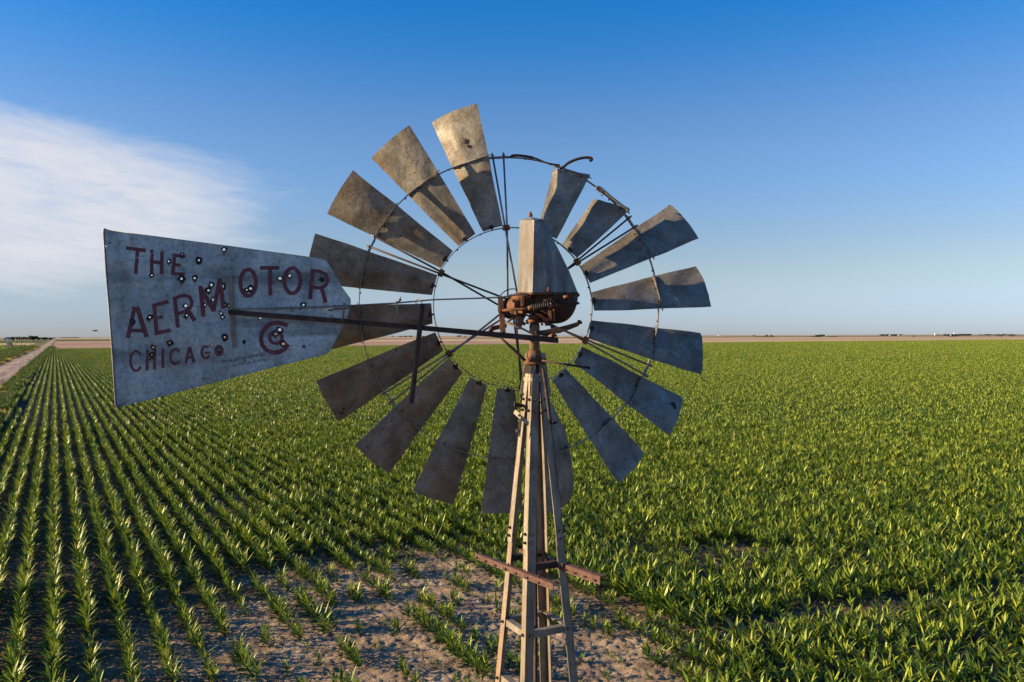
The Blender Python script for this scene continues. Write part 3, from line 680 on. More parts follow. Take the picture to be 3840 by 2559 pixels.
small_text('P.H.JENNINGS', 1046, 1152, 1392, 1088, 26); small_text('UTICA.KAN', 1132, 1180, 1388, 1132, 26)
# rolled edge, strap, boom and top rod
ed = MB().tube(arc_pts([V1(x, y, .002) for x, y in [(125, 90), (104, 98), (112, 250), (130, 500), (165, 950), (188, 1300), (200, 1470), (222, 1498)]], 4), .0042, 8); wb(ed, 'rolled_edge', 'hood', vane)
ed = MB().tube([V1(x, y, .001) for x, y in [(222, 1498), (400, 1452), (900, 1322), (1400, 1192), (1860, 1078), (1892, 1064)]], .003, 6)
ed.tube([V1(x, y, .001) for x, y in [(125, 90), (500, 141), (1100, 220), (1812, 318), (1870, 331)]], .0022, 6); wb(ed, 'rolled_edge', 'vane', vane)
cr = MB().tube([V1(x, y, .0015) for x, y in [(122, 372), (300, 330), (520, 272), (700, 228), (850, 195)]], [.0022, .0018, .0012, .001, .0005], 5); wb(cr, 'crease', 'vane', vane)
s_ = MB().loft([[V1(x, y, o_) for x, y in [(1088, 460), (1126, 456), (1163, 1020), (1128, 1026)]] for o_ in (.003, .007)])
s_.bolt(V1(1108, 470, .007), VN, .0035, .005); s_.bolt(V1(1143, 1010, .007), VN, .0035, .005)
wb(s_, 'vane_strap', 'tower', vane)
def T(px, py, off=.012): return P(px, py, dv(px)) + VN * off
bo = MB()
for off0, hz in ((.012, 0),):
    secs = [[T(x, y, .010), T(x, y, .014), T(x, y + h, .014), T(x, y + h, .010)] for x, y, h in ((858, 1162, 18), (1287, 1196, 18.5), (1568, 1220, 19), (2092, 1266, 22))]
    bo.loft(secs)
    secs = [[T(x, y, .0098), T(x, y + 2, .0098), T(x, y + 2, -.02 * q), T(x, y, -.02 * q)] for x, y, q in ((1330, 1200, 1), (1568, 1220, 1.2), (1900, 1249, .9), (2092, 1266, .9))]
    bo.loft(secs)
bo.bolt(T(868, 1171, .014), VN, .005, .006)
wb(bo, 'tail_boom', 'darkrust')
tr = MB().tube([T(860, 1160, .016), T(1100, 1156, .014), T(1314, 1147, .012), T(1480, 1138, .012), T(1623, 1125, .012), T(1780, 1120, .012), T(1875, 1116, .012), T(1960, 1104, .012), T(2060, 1099, .01)], .0042, 8); wb(tr, 'tail_rod', 'rimsteel')
hk = MB().tube([T(1500, 1132, .016), T(1487, 1133, .018), T(1488, 1150, .018), T(1489, 1170, .02), T(1492, 1212, .02)], .0045, 8); hk.bolt(T(1500, 1130, .016), Z, .008, .014); wb(hk, 'hanger_rod', 'tower')
hk = MB().tube([T(1291, 1138, .018), T(1290, 1160, .02), T(1286, 1206, .02)], .0045, 8); hk.bolt(T(1291, 1140, .016), VN, .006, .01); wb(hk, 'hanger_rod', 'tower')
hk = MB().tube([T(1092, 1148, .02), T(1094, 1160, .022), T(1098, 1171, .02)], .0042, 8); wb(hk, 'hanger_rod', 'tower')
hk = MB()
for i in range(5):
    s = rnd.uniform(-3, 3); hk.tube([T(1236 + i * 2, 1168 - i + s, .018), T(1260 + s, 1158 + i, .02), T(1290, 1160 + s * .6, .022), T(1330, 1152, .02)], .0018, 5)
hk.tube([T(1240, 1164, .02), T(1232, 1166, .02)], .004, 6); wb(hk, 'binding_wire', 'darkrust')

# ---- pipe hanging from the tail rod by a wire hook
hp = empty('hanging_pipe', T(1562, 1330, .05)); tag(hp, 'rusty brown iron pipe hanging from the tail rod by a bent wire', 'pipe')
O = hp.location.copy()
pp = MB().tube([T(1583, 1143, .045), T(1542, 1510, .045)], .0135, 18, cap=False); pp.tube([T(1542, 1510, .045), T(1583, 1143, .045)], .0115, 18, cap=False)
pp.tube([T(1583, 1143, .045), T(1582, 1150, .045)], .0142, 18); pp.build('pipe', M['darkrust'], hp, O)
MB().tube(arc_pts([T(1585, 1150, .045), T(1581, 1138, .04), T(1575, 1128, .025), T(1566, 1122, .014), T(1560, 1128, .01), T(1560, 1142, .012)]), .0028, 6).build('hook', M['rimsteel'], hp, O)

# ================================================================== GROUND
def strip(name, mat, u0, u1, v0, v1, z, kind='structure', nu=1, nv=1, ufun=None, zfun=None):
    rows = []
    for i in range(nv + 1):
        v = v0 + (v1 - v0) * i / nv; du = ufun(v) if ufun else 0
        rows.append([W(u0 + (u1 - u0) * j / nu + du, v, z + (zfun(j / nu, v) if zfun else 0)) for j in range(nu + 1)])
    o = MB().grid(rows, False).build(name, M[mat]); tag(o, kind=kind); return o
g = strip('ground', 'earth', -30000, 30000, -6000, 45000, 0, nu=2, nv=2)
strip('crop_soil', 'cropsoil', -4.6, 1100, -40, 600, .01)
strip('bare_field', 'brown', -1, 480, 600, 975, .05); strip('stubble_field', 'tan', 480, 1900, 600, 975, .05)
strip('field_margin', 'greenfar', -1, 1600, 975, 990, .2)
strip('bare_field', 'brown', 0, 170, 990, 1850, .08); strip('stubble_field', 'tan', 170, 2600, 990, 1850, .08)
strip('green_field', 'greenfar', 2, 780, 1850, 3300, .15)
strip('far_stubble_field', 'tan', 0, 9000, 3300, 7000, .1)
strip('left_field', 'greenfar', -900, -26, 60, 920, .02)
strip('wheat_field', 'gold', -900, -22, 920, 1260, .05)
strip('far_left_field', 'greenfar', -1500, -18, 1260, 2500, .08)
strip('far_green_field', 'greenfar', 1300, 6000, 2300, 3000, .16)
def road_u(v):
    pts = [(-100, -10.9), (150, -10.9), (280, -10.1), (400, -9.2), (600, -7.7), (900, -6.5), (2500, -4), (6000, 0), (20000, 0)]
    for (a, b), (c, d) in zip(pts, pts[1:]):
        if v <= c: return b + (d - b) * max(0, (v - a)) / (c - a)
    return 0
def road_sheet(name, mat, ua, ub, z, crown, v0=-60, v1=9000):
    vs_ = [v0 + i * 10 for i in range(int((700 - v0) / 10))] + [700 * (v1 / 700) ** (i / 30) for i in range(31)]
    rows = []
    for v in vs_:
        c = road_u(v); row = []
        for j in range(9):
            f = j / 8; e = .35 * noise.noise(Vector((v * .07, ua, 5))) * (f in (0, 1))
            row.append(W(c + ua + (ub - ua) * f + e, v, z + crown * (1 - (2 * f - 1) ** 2)))
        rows.append(row)
    tag(MB().grid(rows).build(name, M[mat]), kind='structure')
road_sheet('verge', 'verge', -15, 6.2, .035, .0)
road_sheet('road', 'road', -3.2, 3.9, .06, .12)

def inpoly(x, y, poly):
    c = False; j = len(poly) - 1
    for i in range(len(poly)):
        xi, yi = poly[i]; xj, yj = poly[j]
        if (yi > y) != (yj > y) and x < (xj - xi) * (y - yi) / (yj - yi) + xi: c = not c
        j = i
    return c
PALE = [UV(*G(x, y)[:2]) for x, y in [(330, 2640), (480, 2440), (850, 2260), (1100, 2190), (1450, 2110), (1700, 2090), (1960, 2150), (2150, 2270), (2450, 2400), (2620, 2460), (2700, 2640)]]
# displaced soil of the bare patch
u0, u1, v0, v1, st_ = -4.7, 26, 8, 42, .07
nu, nv = int((u1 - u0) / st_), int((v1 - v0) / st_)
vs = []; pale = []
for i in range(nv + 1):
    v = v0 + i * st_
    for j in range(nu + 1):
        u = u0 + j * st_; e = min(i, nv - i, j, nu - j) / 6; e = min(1, e)
        h = .05 * noise.noise(Vector((u * 1.3, v * 1.1, 0))) + (.06) * abs(noise.noise(Vector((u * 4.1, v * 3.3, 3)))) + (.085) * max(0, noise.noise(Vector((u * 8.5, v * 7.5, 9)))) + .035 * noise.noise(Vector((u * 19, v * 12, 2)))
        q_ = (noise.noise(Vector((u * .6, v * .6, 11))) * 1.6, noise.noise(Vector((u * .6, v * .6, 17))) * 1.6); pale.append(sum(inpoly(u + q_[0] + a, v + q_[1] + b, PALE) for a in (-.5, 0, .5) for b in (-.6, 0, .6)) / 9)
        vs.append(W(u + .02 * noise.noise(Vector((u * 9, v * 9, 0))), v, .012 + (.05 + h) * e))
mb = MB(); mb.v = vs; m_ = nu + 1
mb.f = [(i * m_ + j, i * m_ + j + 1, (i + 1) * m_ + j + 1, (i + 1) * m_ + j) for i in range(nv) for j in range(nu)]; mb.sm = [True] * len(mb.f)
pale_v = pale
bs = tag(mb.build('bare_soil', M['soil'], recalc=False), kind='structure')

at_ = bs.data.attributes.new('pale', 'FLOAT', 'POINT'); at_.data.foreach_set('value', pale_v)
# ================================================================== CROP
def leaf(vs, fs, ti, base, az, L, w, up, arch, tint, segs=5, fold=True, twist=0., r=rnd):
    d = Vector((math.cos(az), math.sin(az), 0)); side = Vector((-d.y, d.x, 0)); p = Vector(base); o = len(vs); n = segs
    side = (side + Vector((0, 0, twist))).normalized()
    prof = [.55, 1, .95, .75, .45, .0] if segs == 5 else ([.7, 1, .6, 0] if segs == 3 else [.8, .9, 0])
    for i in range(n + 1):
        f = i / n; a = up + arch * f * f; ww = w * prof[i] / 2
        dirv = d * math.sin(a) + Vector((0, 0, math.cos(a)))
        if fold:
            vs += [p - side * ww, p - (d * math.cos(a) * -1 + Vector((0, 0, math.sin(a)))) * (-ww * -.0) - Vector((0, 0, ww * .5)), p + side * ww]
        else: vs += [p - side * ww, p + side * ww]
        if i < n: p = p + dirv * (L / n)
    k = 3 if fold else 2
    for i in range(n):
        for j in range(k - 1): fs.append((o + i * k + j, o + i * k + j + 1, o + (i + 1) * k + j + 1, o + (i + 1) * k + j)); ti.append(tint)
def plant(vs, fs, ti, base, h, nl, segs, fold, wf=1., r=rnd, base_tint=.54):
    lean = Vector((r.gauss(0, .05), r.gauss(0, .05), 0)); az0 = r.uniform(0, 6.28)
    if segs == 5:
        o = len(vs); q = .011 * h / .6
        for z in (0, h * .5):
            for a in range(4): vs.append(Vector(base) + lean * (z / h) + Vector((math.cos(a * 1.571) * q, math.sin(a * 1.571) * q, z)))
        for a in range(4): fs.append((o + a, o + (a + 1) % 4, o + 4 + (a + 1) % 4, o + 4 + a)); ti.append(.6)
    for i in range(nl):
        f = (i + .5) / nl; az = az0 + (i % 2) * math.pi + r.gauss(0, .55); hz = h * (.06 + .5 * f)
        L = h * (.64 - .12 * abs(f - .55)) * r.uniform(.6, 1.2); up = R(74 - 50 * f) + r.gauss(0, .2); arch = r.uniform(.0, 1.6) * (1.15 - .5 * f)
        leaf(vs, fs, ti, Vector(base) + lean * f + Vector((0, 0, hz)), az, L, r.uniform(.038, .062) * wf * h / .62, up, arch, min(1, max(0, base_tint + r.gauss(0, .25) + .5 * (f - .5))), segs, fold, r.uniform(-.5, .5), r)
def proto(name, coll, fn, mat):
    vs, fs, ti = [], [], []; fn(vs, fs, ti)
    me = bpy.data.meshes.new(name); me.from_pydata([tuple(v) for v in vs], [], fs); me.polygons.foreach_set('use_smooth', [True] * len(fs))
    a = me.attributes.new('tint', 'FLOAT', 'FACE'); a.data.foreach_set('value', ti); me.materials.append(M[mat])
    if coll is not None:
        o = bpy.data.objects.new(name, me); coll.objects.link(o)
    return me
def coll(name): return bpy.data.collections.new(name)
def scatter(name, pts, collection, label_kw):
    """pts: (x, y, z, rot, scale, zscale, index)"""
    me = bpy.data.meshes.new(name); me.from_pydata([p[:3] for p in pts], [], [])
    for nm, typ, vals in (('rot', 'FLOAT_VECTOR', [c for p in pts for c in (0, 0, p[3])]), ('scl', 'FLOAT_VECTOR', [c for p in pts for c in (p[4], p[4], p[5])]), ('idx', 'INT', [p[6] for p in pts])):
        a = me.attributes.new(nm, typ, 'POINT'); a.data.foreach_set('vector' if typ == 'FLOAT_VECTOR' else 'value', vals)
    o = bpy.data.objects.new(name, me); COL.objects.link(o)
    ng = bpy.data.node_groups.new(name, 'GeometryNodeTree')
    ng.interface.new_socket('Geometry', in_out='INPUT', socket_type='NodeSocketGeometry'); ng.interface.new_socket('Geometry', in_out='OUTPUT', socket_type='NodeSocketGeometry')
    gi = ng.nodes.new('NodeGroupInput'); go = ng.nodes.new('NodeGroupOutput'); ip = ng.nodes.new('GeometryNodeInstanceOnPoints')
    ci = ng.nodes.new('GeometryNodeCollectionInfo'); ci.inputs[0].default_value = collection; ci.inputs[1].default_value = True; ci.inputs[2].default_value = True
    ng.links.new(gi.outputs[0], ip.inputs['Points']); ng.links.new(ci.outputs[0], ip.inputs['Instance']); ip.inputs['Pick Instance'].default_value = True
    for nm, typ, sock in (('rot', 'FLOAT_VECTOR', 'Rotation'), ('scl', 'FLOAT_VECTOR', 'Scale'), ('idx', 'INT', 'Instance Index')):
        na = ng.nodes.new('GeometryNodeInputNamedAttribute'); na.data_type = typ; na.inputs[0].default_value = nm
        ng.links.new(na.outputs[0], ip.inputs[sock])
    ng.links.new(ip.outputs[0], go.inputs[0])
    md = o.modifiers.new('scatter', 'NODES'); md.node_group = ng
    tag(o, **label_kw); return o
SP = .76; NV = 16
cn = coll('near_plants'); near_me = []
for i in range(NV):
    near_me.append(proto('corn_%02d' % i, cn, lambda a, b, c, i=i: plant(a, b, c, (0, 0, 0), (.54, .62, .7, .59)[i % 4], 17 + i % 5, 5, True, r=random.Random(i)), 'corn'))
cs = coll('row_pieces'); SEG = 3.04
def rowseg(a, b, c, seed):
    r = random.Random(seed); n = 19; gap = r.random() < .2; g0 = r.randrange(n)
    for k in range(n):
        if gap and abs(k - g0) < 2: continue
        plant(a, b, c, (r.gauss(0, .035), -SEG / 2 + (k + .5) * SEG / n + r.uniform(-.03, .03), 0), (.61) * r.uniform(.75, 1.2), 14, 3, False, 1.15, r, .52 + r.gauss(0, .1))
for i in range(10): proto('row_%02d' % i, cs, lambda a, b, c, i=i: rowseg(a, b, c, 100 + i), 'corn')
ct = coll('far_tiles'); TS = SP * 8
def tile(a, b, c, seed):
    r = random.Random(seed)
    for row in range(8):
        for k in range(26):
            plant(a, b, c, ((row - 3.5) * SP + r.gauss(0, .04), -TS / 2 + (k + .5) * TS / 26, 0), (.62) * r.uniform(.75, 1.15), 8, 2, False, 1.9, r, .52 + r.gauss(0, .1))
for i in range(5): proto('tile_%02d' % i, ct, lambda a, b, c, i=i: tile(a, b, c, 200 + i), 'corn')

def inpoly(x, y, poly):
    c = False; j = len(poly) - 1
    for i in range(len(poly)):
        xi, yi = poly[i]; xj, yj = poly[j]
        if (yi > y) != (yj > y) and x < (xj - xi) * (y - yi) / (yj - yi) + xi: c = not c
        j = i
    return c
# thin stand, measured on the ground in row coordinates
S1 = [UV(*G(x, y)[:2]) for x, y in [(620, 2700), (760, 2460), (880, 2330), (1080, 2225), (1330, 2150), (1560, 2110), (1740, 2100), (1960, 2160), (2120, 2290), (2330, 2370), (2480, 2440), (2560, 2700)]]
S0 = [UV(*G(x, y)[:2]) for x, y in [(200, 2700), (330, 2420), (640, 2230), (1000, 2140), (1300, 2070), (1600, 2050), (1800, 2060), (2000, 2120), (2250, 2250), (2450, 2340), (2620, 2440), (2700, 2640)]]
S2 = [UV(*G(x, y)[:2]) for x, y in [(2450, 2480), (2700, 2370), (3000, 2310), (3450, 2250), (3839, 2225), (3839, 2262), (3500, 2300), (3100, 2360), (2750, 2430)]]
S3 = [UV(*G(x, y)[:2]) for x, y in [(2350, 2120), (2700, 2050), (3000, 2090), (2900, 2130), (2500, 2160)]]
def stand(u, v):
    """(keep, height factor)"""
    n1 = noise.noise(Vector((u * .9, v * .42, 1.5))); n2 = noise.noise(Vector((u * .25, v * .25, 7)))
    if inpoly(u, v, S1):
        a = noise.noise(Vector((round(u / SP) * 3.3, v * .75, 4.5)))
        if a > 0: return rnd.random() < .8, .72 + .45 * (a - .05) + rnd.uniform(-.15, .15)
        return rnd.random() < .22, rnd.uniform(.22, .6)
    if inpoly(u, v, S0):
        a = noise.noise(Vector((round(u / SP) * 3.3, v * .7, 4.5))) 
        if a > -.25: return rnd.random() < .9, .8 + rnd.uniform(-.15, .1)
        return rnd.random() < .12, rnd.uniform(.35, .7)
    if inpoly(u, v, S2): 
        return rnd.random() < (.16 if n1 < .15 else .7), rnd.uniform(.5, .9)
    if inpoly(u, v, S3): return rnd.random() < .6, rnd.uniform(.6, .9)
    return rnd.random() > (.03 if n2 > -.3 else .2), 1 + .22 * n2 + rnd.gauss(0, .11)
ROW0 = -.07; PSP = .145
near_pts = []; ind = []
def visible(u, v, m=6):
    p = W(u, v); 
    if p.y < 13.5: return None
    X_, Y_, d = project(p.x, p.y, 0)
    if abs(p.x) > p.y * .643 + m: return None
    return X_, Y_, d
VN_ = 66
for k in range(-6, 150):
    u = ROW0 + k * SP
    v = 4.0
    while v < 110:
        v += PSP * rnd.uniform(.75, 1.3)
        uu = u + rnd.gauss(0, .03); q = visible(uu, v)
        if not q: continue
        p = W(uu, v)
        if p.y > VN_: break
        keep, hf = stand(uu, v)
        if k <= -4 and rnd.random() < .3: keep = False
        if not keep: continue
        iso = inpoly(uu, v, S1) and hf < .9
        inframe = 0 <= q[0] <= 3840 and q[1] - .3 * F / q[2] <= 2559
        z = .05 if v < 41 and u < 25 else .01
        rec = (p.x, p.y, z, rnd.uniform(0, 6.28), hf * rnd.uniform(.95, 1.05), hf, rnd.randrange(NV))
        if inframe: ind.append((q[2] - (5 if iso else 0), rec, uu, v, hf, q, inpoly(uu, v, S1)))
        else: near_pts.append(rec)
ind.sort(key=lambda e: e[0])
for e in ind[300:]: near_pts.append(e[1])
tower_px = 2010
for e in ind[:300]:
    x, y, z, ro, s, zs, ix = e[1]; o = bpy.data.objects.new('corn_plant', near_me[ix]); COL.objects.link(o)
    o.location = (x, y, z); o.rotation_euler = (0, 0, ro); o.scale = (s, s, zs)
    side = 'left of the tower' if e[5][0] < 1860 else ('right of the tower' if e[5][0] > 2160 else 'behind the tower feet')
    if e[6]:
        lab = ('small stunted corn plant on the bare soil ' if e[4] < .62 else 'leafy corn plant in a broken row on the bare soil ') + side; grp = 'corn plants scattered over the bare patch'
    else:
        lab = 'young green corn plant in the dense rows along the bottom edge, ' + side; grp = 'corn plants at the front of the field'
    tag(o, lab, 'corn plant', grp)
scatter('corn_crop', near_pts, cn, dict(label='dense young green corn growing in rows, nearest part of the field', cat='crop', kind='stuff'))
# middle distance: row pieces
mid = []; far = []
ANG = -PHI
MID_END = 210
for k in range(-6, 560):
    u = ROW0 + k * SP; v = 20
    while v < 330:
        v += SEG; p = W(u, v)
        if p.y < VN_ - 1.2 or p.y > MID_END or abs(p.x) > p.y * .643 + 14: continue
        n2 = noise.noise(Vector((u * .05, v * .02, 3))); s = 1 + .12 * n2 + rnd.uniform(-.05, .05)
        if (k <= -4 and rnd.random() < .4) or rnd.random() < .01: continue
        mid.append((p.x, p.y, .01, ANG + (math.pi if rnd.random() < .5 else 0), 1, s, rnd.randrange(10)))
scatter('corn_crop', mid, cs, dict(label='green corn rows stretching away in the middle of the field', cat='crop', kind='stuff'))
k = 0
uu = ROW0 - 4 * SP
while uu < 1100:
    v = 20
    while v < 597:
        p = W(uu + TS / 2 - SP / 2, v)
        if p.y >= MID_END - 3 and abs(p.x) < p.y * .643 + 40:
            far.append((p.x, p.y, .01, ANG + (math.pi if rnd.random() < .5 else 0), 1, rnd.uniform(.92, 1.08), rnd.randrange(5)))
        v += TS
    uu += TS
scatter('corn_crop', far, ct, dict(label='far end of the corn field, an even green carpet', cat='crop', kind='stuff'))
# left field beyond the road
lf = []
uu = -900
for a in range(20):
    for b in range(140):
        u = -27 - a * TS; v = 60 + b * TS; p = W(u, v)
        if v < 910 and abs(p.x) < p.y * .643 + 40: lf.append((p.x, p.y, .02, ANG, 1, rnd.uniform(.9, 1.1), rnd.randrange(5)))
scatter('left_crop', lf, ct, dict(label='green crop in the field left of the dirt road', cat='crop', kind='stuff'))

# verge weeds and dry grass
cw = coll('verge_tufts')
def tuft(a, b, c, seed, h, n, w, spread):
    r = random.Random(seed)
    for i in range(n): leaf(a, b, c, (r.gauss(0, spread), r.gauss(0, spread), 0), r.uniform(0, 6.28), h * r.uniform(.6, 1.2), w, r.uniform(.1, .9), r.uniform(.2, 1), r.uniform(0, 1), 2, False, 0, r)
for i in range(3): proto('a_weed_%d' % i, cw, lambda a, b, c, i=i: tuft(a, b, c, i, .75, 60, .09, .28), 'weed')
for i in range(3): proto('b_dry_%d' % i, cw, lambda a, b, c, i=i: tuft(a, b, c, i + 9, .5, 60, .045, .3), 'dry')
vg = []
def add_verge(ua, ub, dens, dry, v0=18, v1=700, hs=1):
    for i in range(int(dens)):
        v = v0 * (v1 / v0) ** rnd.random(); c = road_u(v) if True else 0; u = rnd.uniform(ua, ub); p = W(c + u, v)
        if abs(p.x) > p.y * .643 + 40 or p.y < 12: continue
        nz = noise.noise(Vector((v * .11, u * .9, ua))); d_ = nz + dry > .0
        s = (1 + .5 * rnd.random()) * hs * (1 + v / 700); vg.append((p.x, p.y, .03, rnd.uniform(0, 6.28), s, s * .9, rnd.randrange(3) + (3 if d_ else 0)))
add_verge(4.9, 6.1, 5200, -.12, hs=.8); add_verge(4.0, 4.9, 2400, .35, hs=.45); add_verge(-5.6, -3.3, 6500, .25, hs=.7); add_verge(-11, -5.6, 6500, -.25, hs=.9); add_verge(-15, -11, 5500, -.2, hs=.9)
scatter('verge_grass', vg, cw, dict(label='weeds and dry yellow grass along both edges of the dirt road', cat='grass', kind='stuff'))
# straw and clods on the bare patch
sv = MB()
for i in range(30000):
    u = rnd.uniform(0, 17); v = rnd.uniform(13, 33)
    if not inpoly(u, v, S0) or noise.noise(Vector((u * .8, v * .8, 2))) < rnd.uniform(-.5, .2): continue
    p = W(u, v, .075 + rnd.uniform(-.02, .025)); a = rnd.gauss(0, .8); L = rnd.uniform(.05, .22); w = rnd.uniform(.006, .018)
    d = Vector((math.cos(a), math.sin(a), rnd.gauss(0, .25))) * L; s = Vector((-math.sin(a), math.cos(a), rnd.gauss(0, .7))).normalized() * w
    sv.add([p - d / 2 - s / 2, p + d / 2 - s / 2, p + d / 2 + s / 2, p - d / 2 + s / 2], [(0, 1, 2, 3)])
so = sv.build('crop_residue', M['straw'], recalc=False); tag(so, 'pale dry straw lying on the bare soil between the plants', 'straw', kind='stuff')

# ================================================================== FAR THINGS
def pole(px, base_y, top_y, label, grp='utility poles beside the dirt road'):
    b = G(px, base_y); d = b.y; h = (base_y - top_y) / F * d
    e = empty('utility_pole', b); tag(e, label, 'pole', grp)
    MB().tube([b, b + Z * h], [.26, .2], 8).build('post', M['wood'], e, b)
    MB().bar(b + Z * (h - .7) - X * .9, b + Z * (h - .7) + X * .9, .12, .14).build('crossarm', M['wood'], e, b)
poles = [(59, 1309, 1266, 'tallest and nearest pale wooden pole left of the dirt road'), (78.5, 1306, 1266, 'second pale wooden pole along the dirt road'), (95, 1303.5, 1269.5, 'third pale wooden pole along the dirt road'), (108.5, 1303, 1270.5, 'fourth pale wooden pole along the dirt road'), (118, 1300, 1272, 'thin fifth pole fading towards the dark trees'), (156, 1286, 1271, 'thin pole far along the road before the dark trees'), (182, 1283, 1266, 'last thin pole where the road narrows')]
for a in poles: pole(*a)
pole(31.5, 1314, 1278, 'short dark pole in front of the stacked hay bales')
# bale stack
bb0 = G(36, 1304.5); sc_ = bb0.y / F
for (x0, x1, y0, y1, lab) in ((25.5, 31, 1304.5, 1293.5, 'pale sunlit lower bale at the left of the stack'), (31.3, 47, 1304.5, 1293, 'long dark lower bale in the stack'), (28.5, 32.5, 1293, 1285, 'pale upper bale at the left of the stack'), (35.5, 43, 1293, 1287, 'dark upper bale at the right of the stack')):
    xm = (x0 + x1) / 2; c = G(xm, 1304.5); c = c + Z * ((1304.5 - (y0 + y1) / 2) * sc_)
    mb = MB().box(c, X, Vector((0, 1, 0)), Z, (x1 - x0) * sc_, 2.4, (y0 - y1) * sc_)
    for q in (-.3, .3): mb.box(c + Z * 0 + X * q * (x1 - x0) * sc_, X, Vector((0, 1, 0)), Z, .05, 2.44, (y0 - y1) * sc_ + .04)
    tag(mb.build('hay_bale', M['bale'], bev=.12), lab, 'hay bale', 'hay bales stacked in the left field')
# crowns
def crown_mesh(name, seed, rx, rz, n, q, mat='tree'):
    r = random.Random(seed); vs, fs, ti = [], [], []
    lobes = [(r.gauss(0, rx * .45), r.gauss(0, rx * .45), rz * (.9 + r.uniform(-.45, .5)), r.uniform(.35, .6)) for _ in range(7)]
    for i in range(n):
        l = lobes[r.randrange(7)]; a = r.uniform(0, 6.28); b = math.acos(r.uniform(-1, 1)); k = r.uniform(.6, 1) * l[3]
        c = Vector((l[0] + rx * k * math.sin(b) * math.cos(a), l[1] + rx * k * math.sin(b) * math.sin(a), l[2] + rz * k * math.cos(b)))
        d1 = Vector((r.gauss(0, 1), r.gauss(0, 1), r.gauss(0, 1))).normalized() * q; d2 = d1.cross(Vector((r.gauss(0, 1), r.gauss(0, 1), r.gauss(0, 1)))).normalized() * q
        o = len(vs); vs += [c - d1, c + d2 * .7, c + d1, c - d2 * .7]; fs.append((o, o + 1, o + 2, o + 3)); ti.append(r.random())
    me = bpy.data.meshes.new(name); me.from_pydata([tuple(v) for v in vs], [], fs); a = me.attributes.new('tint', 'FLOAT', 'FACE'); a.data.foreach_set('value', ti); me.materials.append(M[mat]); return me
CR = [crown_mesh('crown', i, 5.5, 5.0, 900, .8) for i in range(3)]; BU = [crown_mesh('bush', 20 + i, 1.0, .62, 420, .14) for i in range(3)]
tm = MB().tube([(0, 0, 0), (0, 0, 3), (.3, .1, 6)], [.4, .3, .12], 8); tm.tube([(0, 0, 2.5), (1.5, .4, 5.5)], [.2, .08], 6); tm.tube([(0, 0, 3), (-1.4, -.5, 6)], [.2, .08], 6)
TM = tm.build('trunk', M['trunk']); tmesh = TM.data; bpy.data.objects.remove(TM)
def tree(pos, s, i, label, grp):
    e = empty('shelterbelt_tree', pos); e.rotation_euler = (0, 0, i * 1.7); e.scale = (s * 1.1, s * 1.1, s); tag(e, label, 'tree', grp)
    for nm, me in (('crown', CR[i % 3]), ('trunk', tmesh)):
        o = bpy.data.objects.new(nm, me); COL.objects.link(o); o.parent = e
px = 47; i = 0
names = {0: 'leftmost dark tree of the row by the blue shed', 9: 'tallest dark tree in the middle of the row beside the road'}
while px < 196:
    d = 2260 + rnd.uniform(-60, 60); hgt = {True: 12.5}.get(118 < px < 136, 9.5 if px < 140 else 7.5) + rnd.uniform(-1, 1)
    tree(GD(px, d), hgt / 9.5, i, names.get(i, 'dark shelterbelt tree left of the road, part of the row on the horizon'), 'dark trees in the row left of the road')
    px += rnd.uniform(4.5, 7.5) if px < 150 else rnd.uniform(5, 9); i += 1
def bushes(x0, x1, d, h, n, lab):
    for k in range(n):
        x = x0 + (x1 - x0) * (k + .5) / n; w = (x1 - x0) / n / F * d; pos = GD(x, d + rnd.uniform(-5, 5)); o = bpy.data.objects.new('bush', BU[k % 3]); COL.objects.link(o)
        o.location = pos; o.scale = (w * .62, w * .62, h / 1.35 * rnd.uniform(.85, 1.15)); o.rotation_euler = (0, 0, k); tag(o, lab, 'bush', 'dark bushes far out on the tan fields')
bushes(2833, 2848, 2600, 3.6, 1, 'small round dark bush left of the longer clump right of the wheel'); bushes(2851, 2904, 2600, 3.8, 4, 'dark bush in the long clump nearest to the wheel')
bushes(3038, 3083, 2800, 4, 3, 'dark bush in the clump before the white farm shed'); bushes(3097, 3106, 2800, 3, 1, 'tiny lone bush below the white farm shed'); bushes(3110, 3140, 2800, 3.6, 2, 'dark bush in the clump right of the white farm shed')
bushes(3421, 3431, 2700, 4, 1, 'lone dark bush on the bright stubble at the right'); bushes(3555, 3592, 2700, 4, 3, 'dark bush in the clump below the long white elevator'); bushes(3742, 3758, 2900, 4, 1, 'dark bush near the right edge of the green strip'); bushes(3785, 3806, 2900, 4, 1, 'rightmost dark bush at the picture edge')
def far_tree(px, d, h, lab, w=1.5):
    e = bpy.data.objects.new('horizon_tree', BU[int(px) % 3]); COL.objects.link(e); e.location = GD(px, d); e.scale = (h * w, h * w, h / 1.25); e.rotation_euler = (0, 0, px); tag(e, lab, 'tree', 'blurred farm trees on the horizon')
for x, d, h in ((3062, 4200, 7), (3070, 4200, 9), (3087, 4300, 10), (3094, 4300, 6), (2875, 5200, 9), (2893, 5200, 8), (2826, 5400, 7)): far_tree(x, d, h, 'small dark farm tree on the horizon right of the wheel')
x = 3305
while x < 3370: far_tree(x, 5200, rnd.uniform(8, 12), 'dark tree of the long low grove on the right horizon', 2); x += 9
x = 3545
while x < 3640: far_tree(x, 5200, rnd.uniform(8, 13), 'dark tree of the grove beside the white elevator', 2); x += 9
x = 3680
while x < 3800: far_tree(x, 6500, rnd.uniform(7, 10), 'faint tree of the last grove at the right', 2.4); x += 13
x = 150
while x < 210: far_tree(x, 5600, rnd.uniform(6, 10), 'faint tree on the horizon beyond the end of the road', 2.2); x += 11
x = 235
while x < 300: far_tree(x, 7600, rnd.uniform(6, 9), 'faint tree right of the grain silos at the road end', 2.4); x += 14
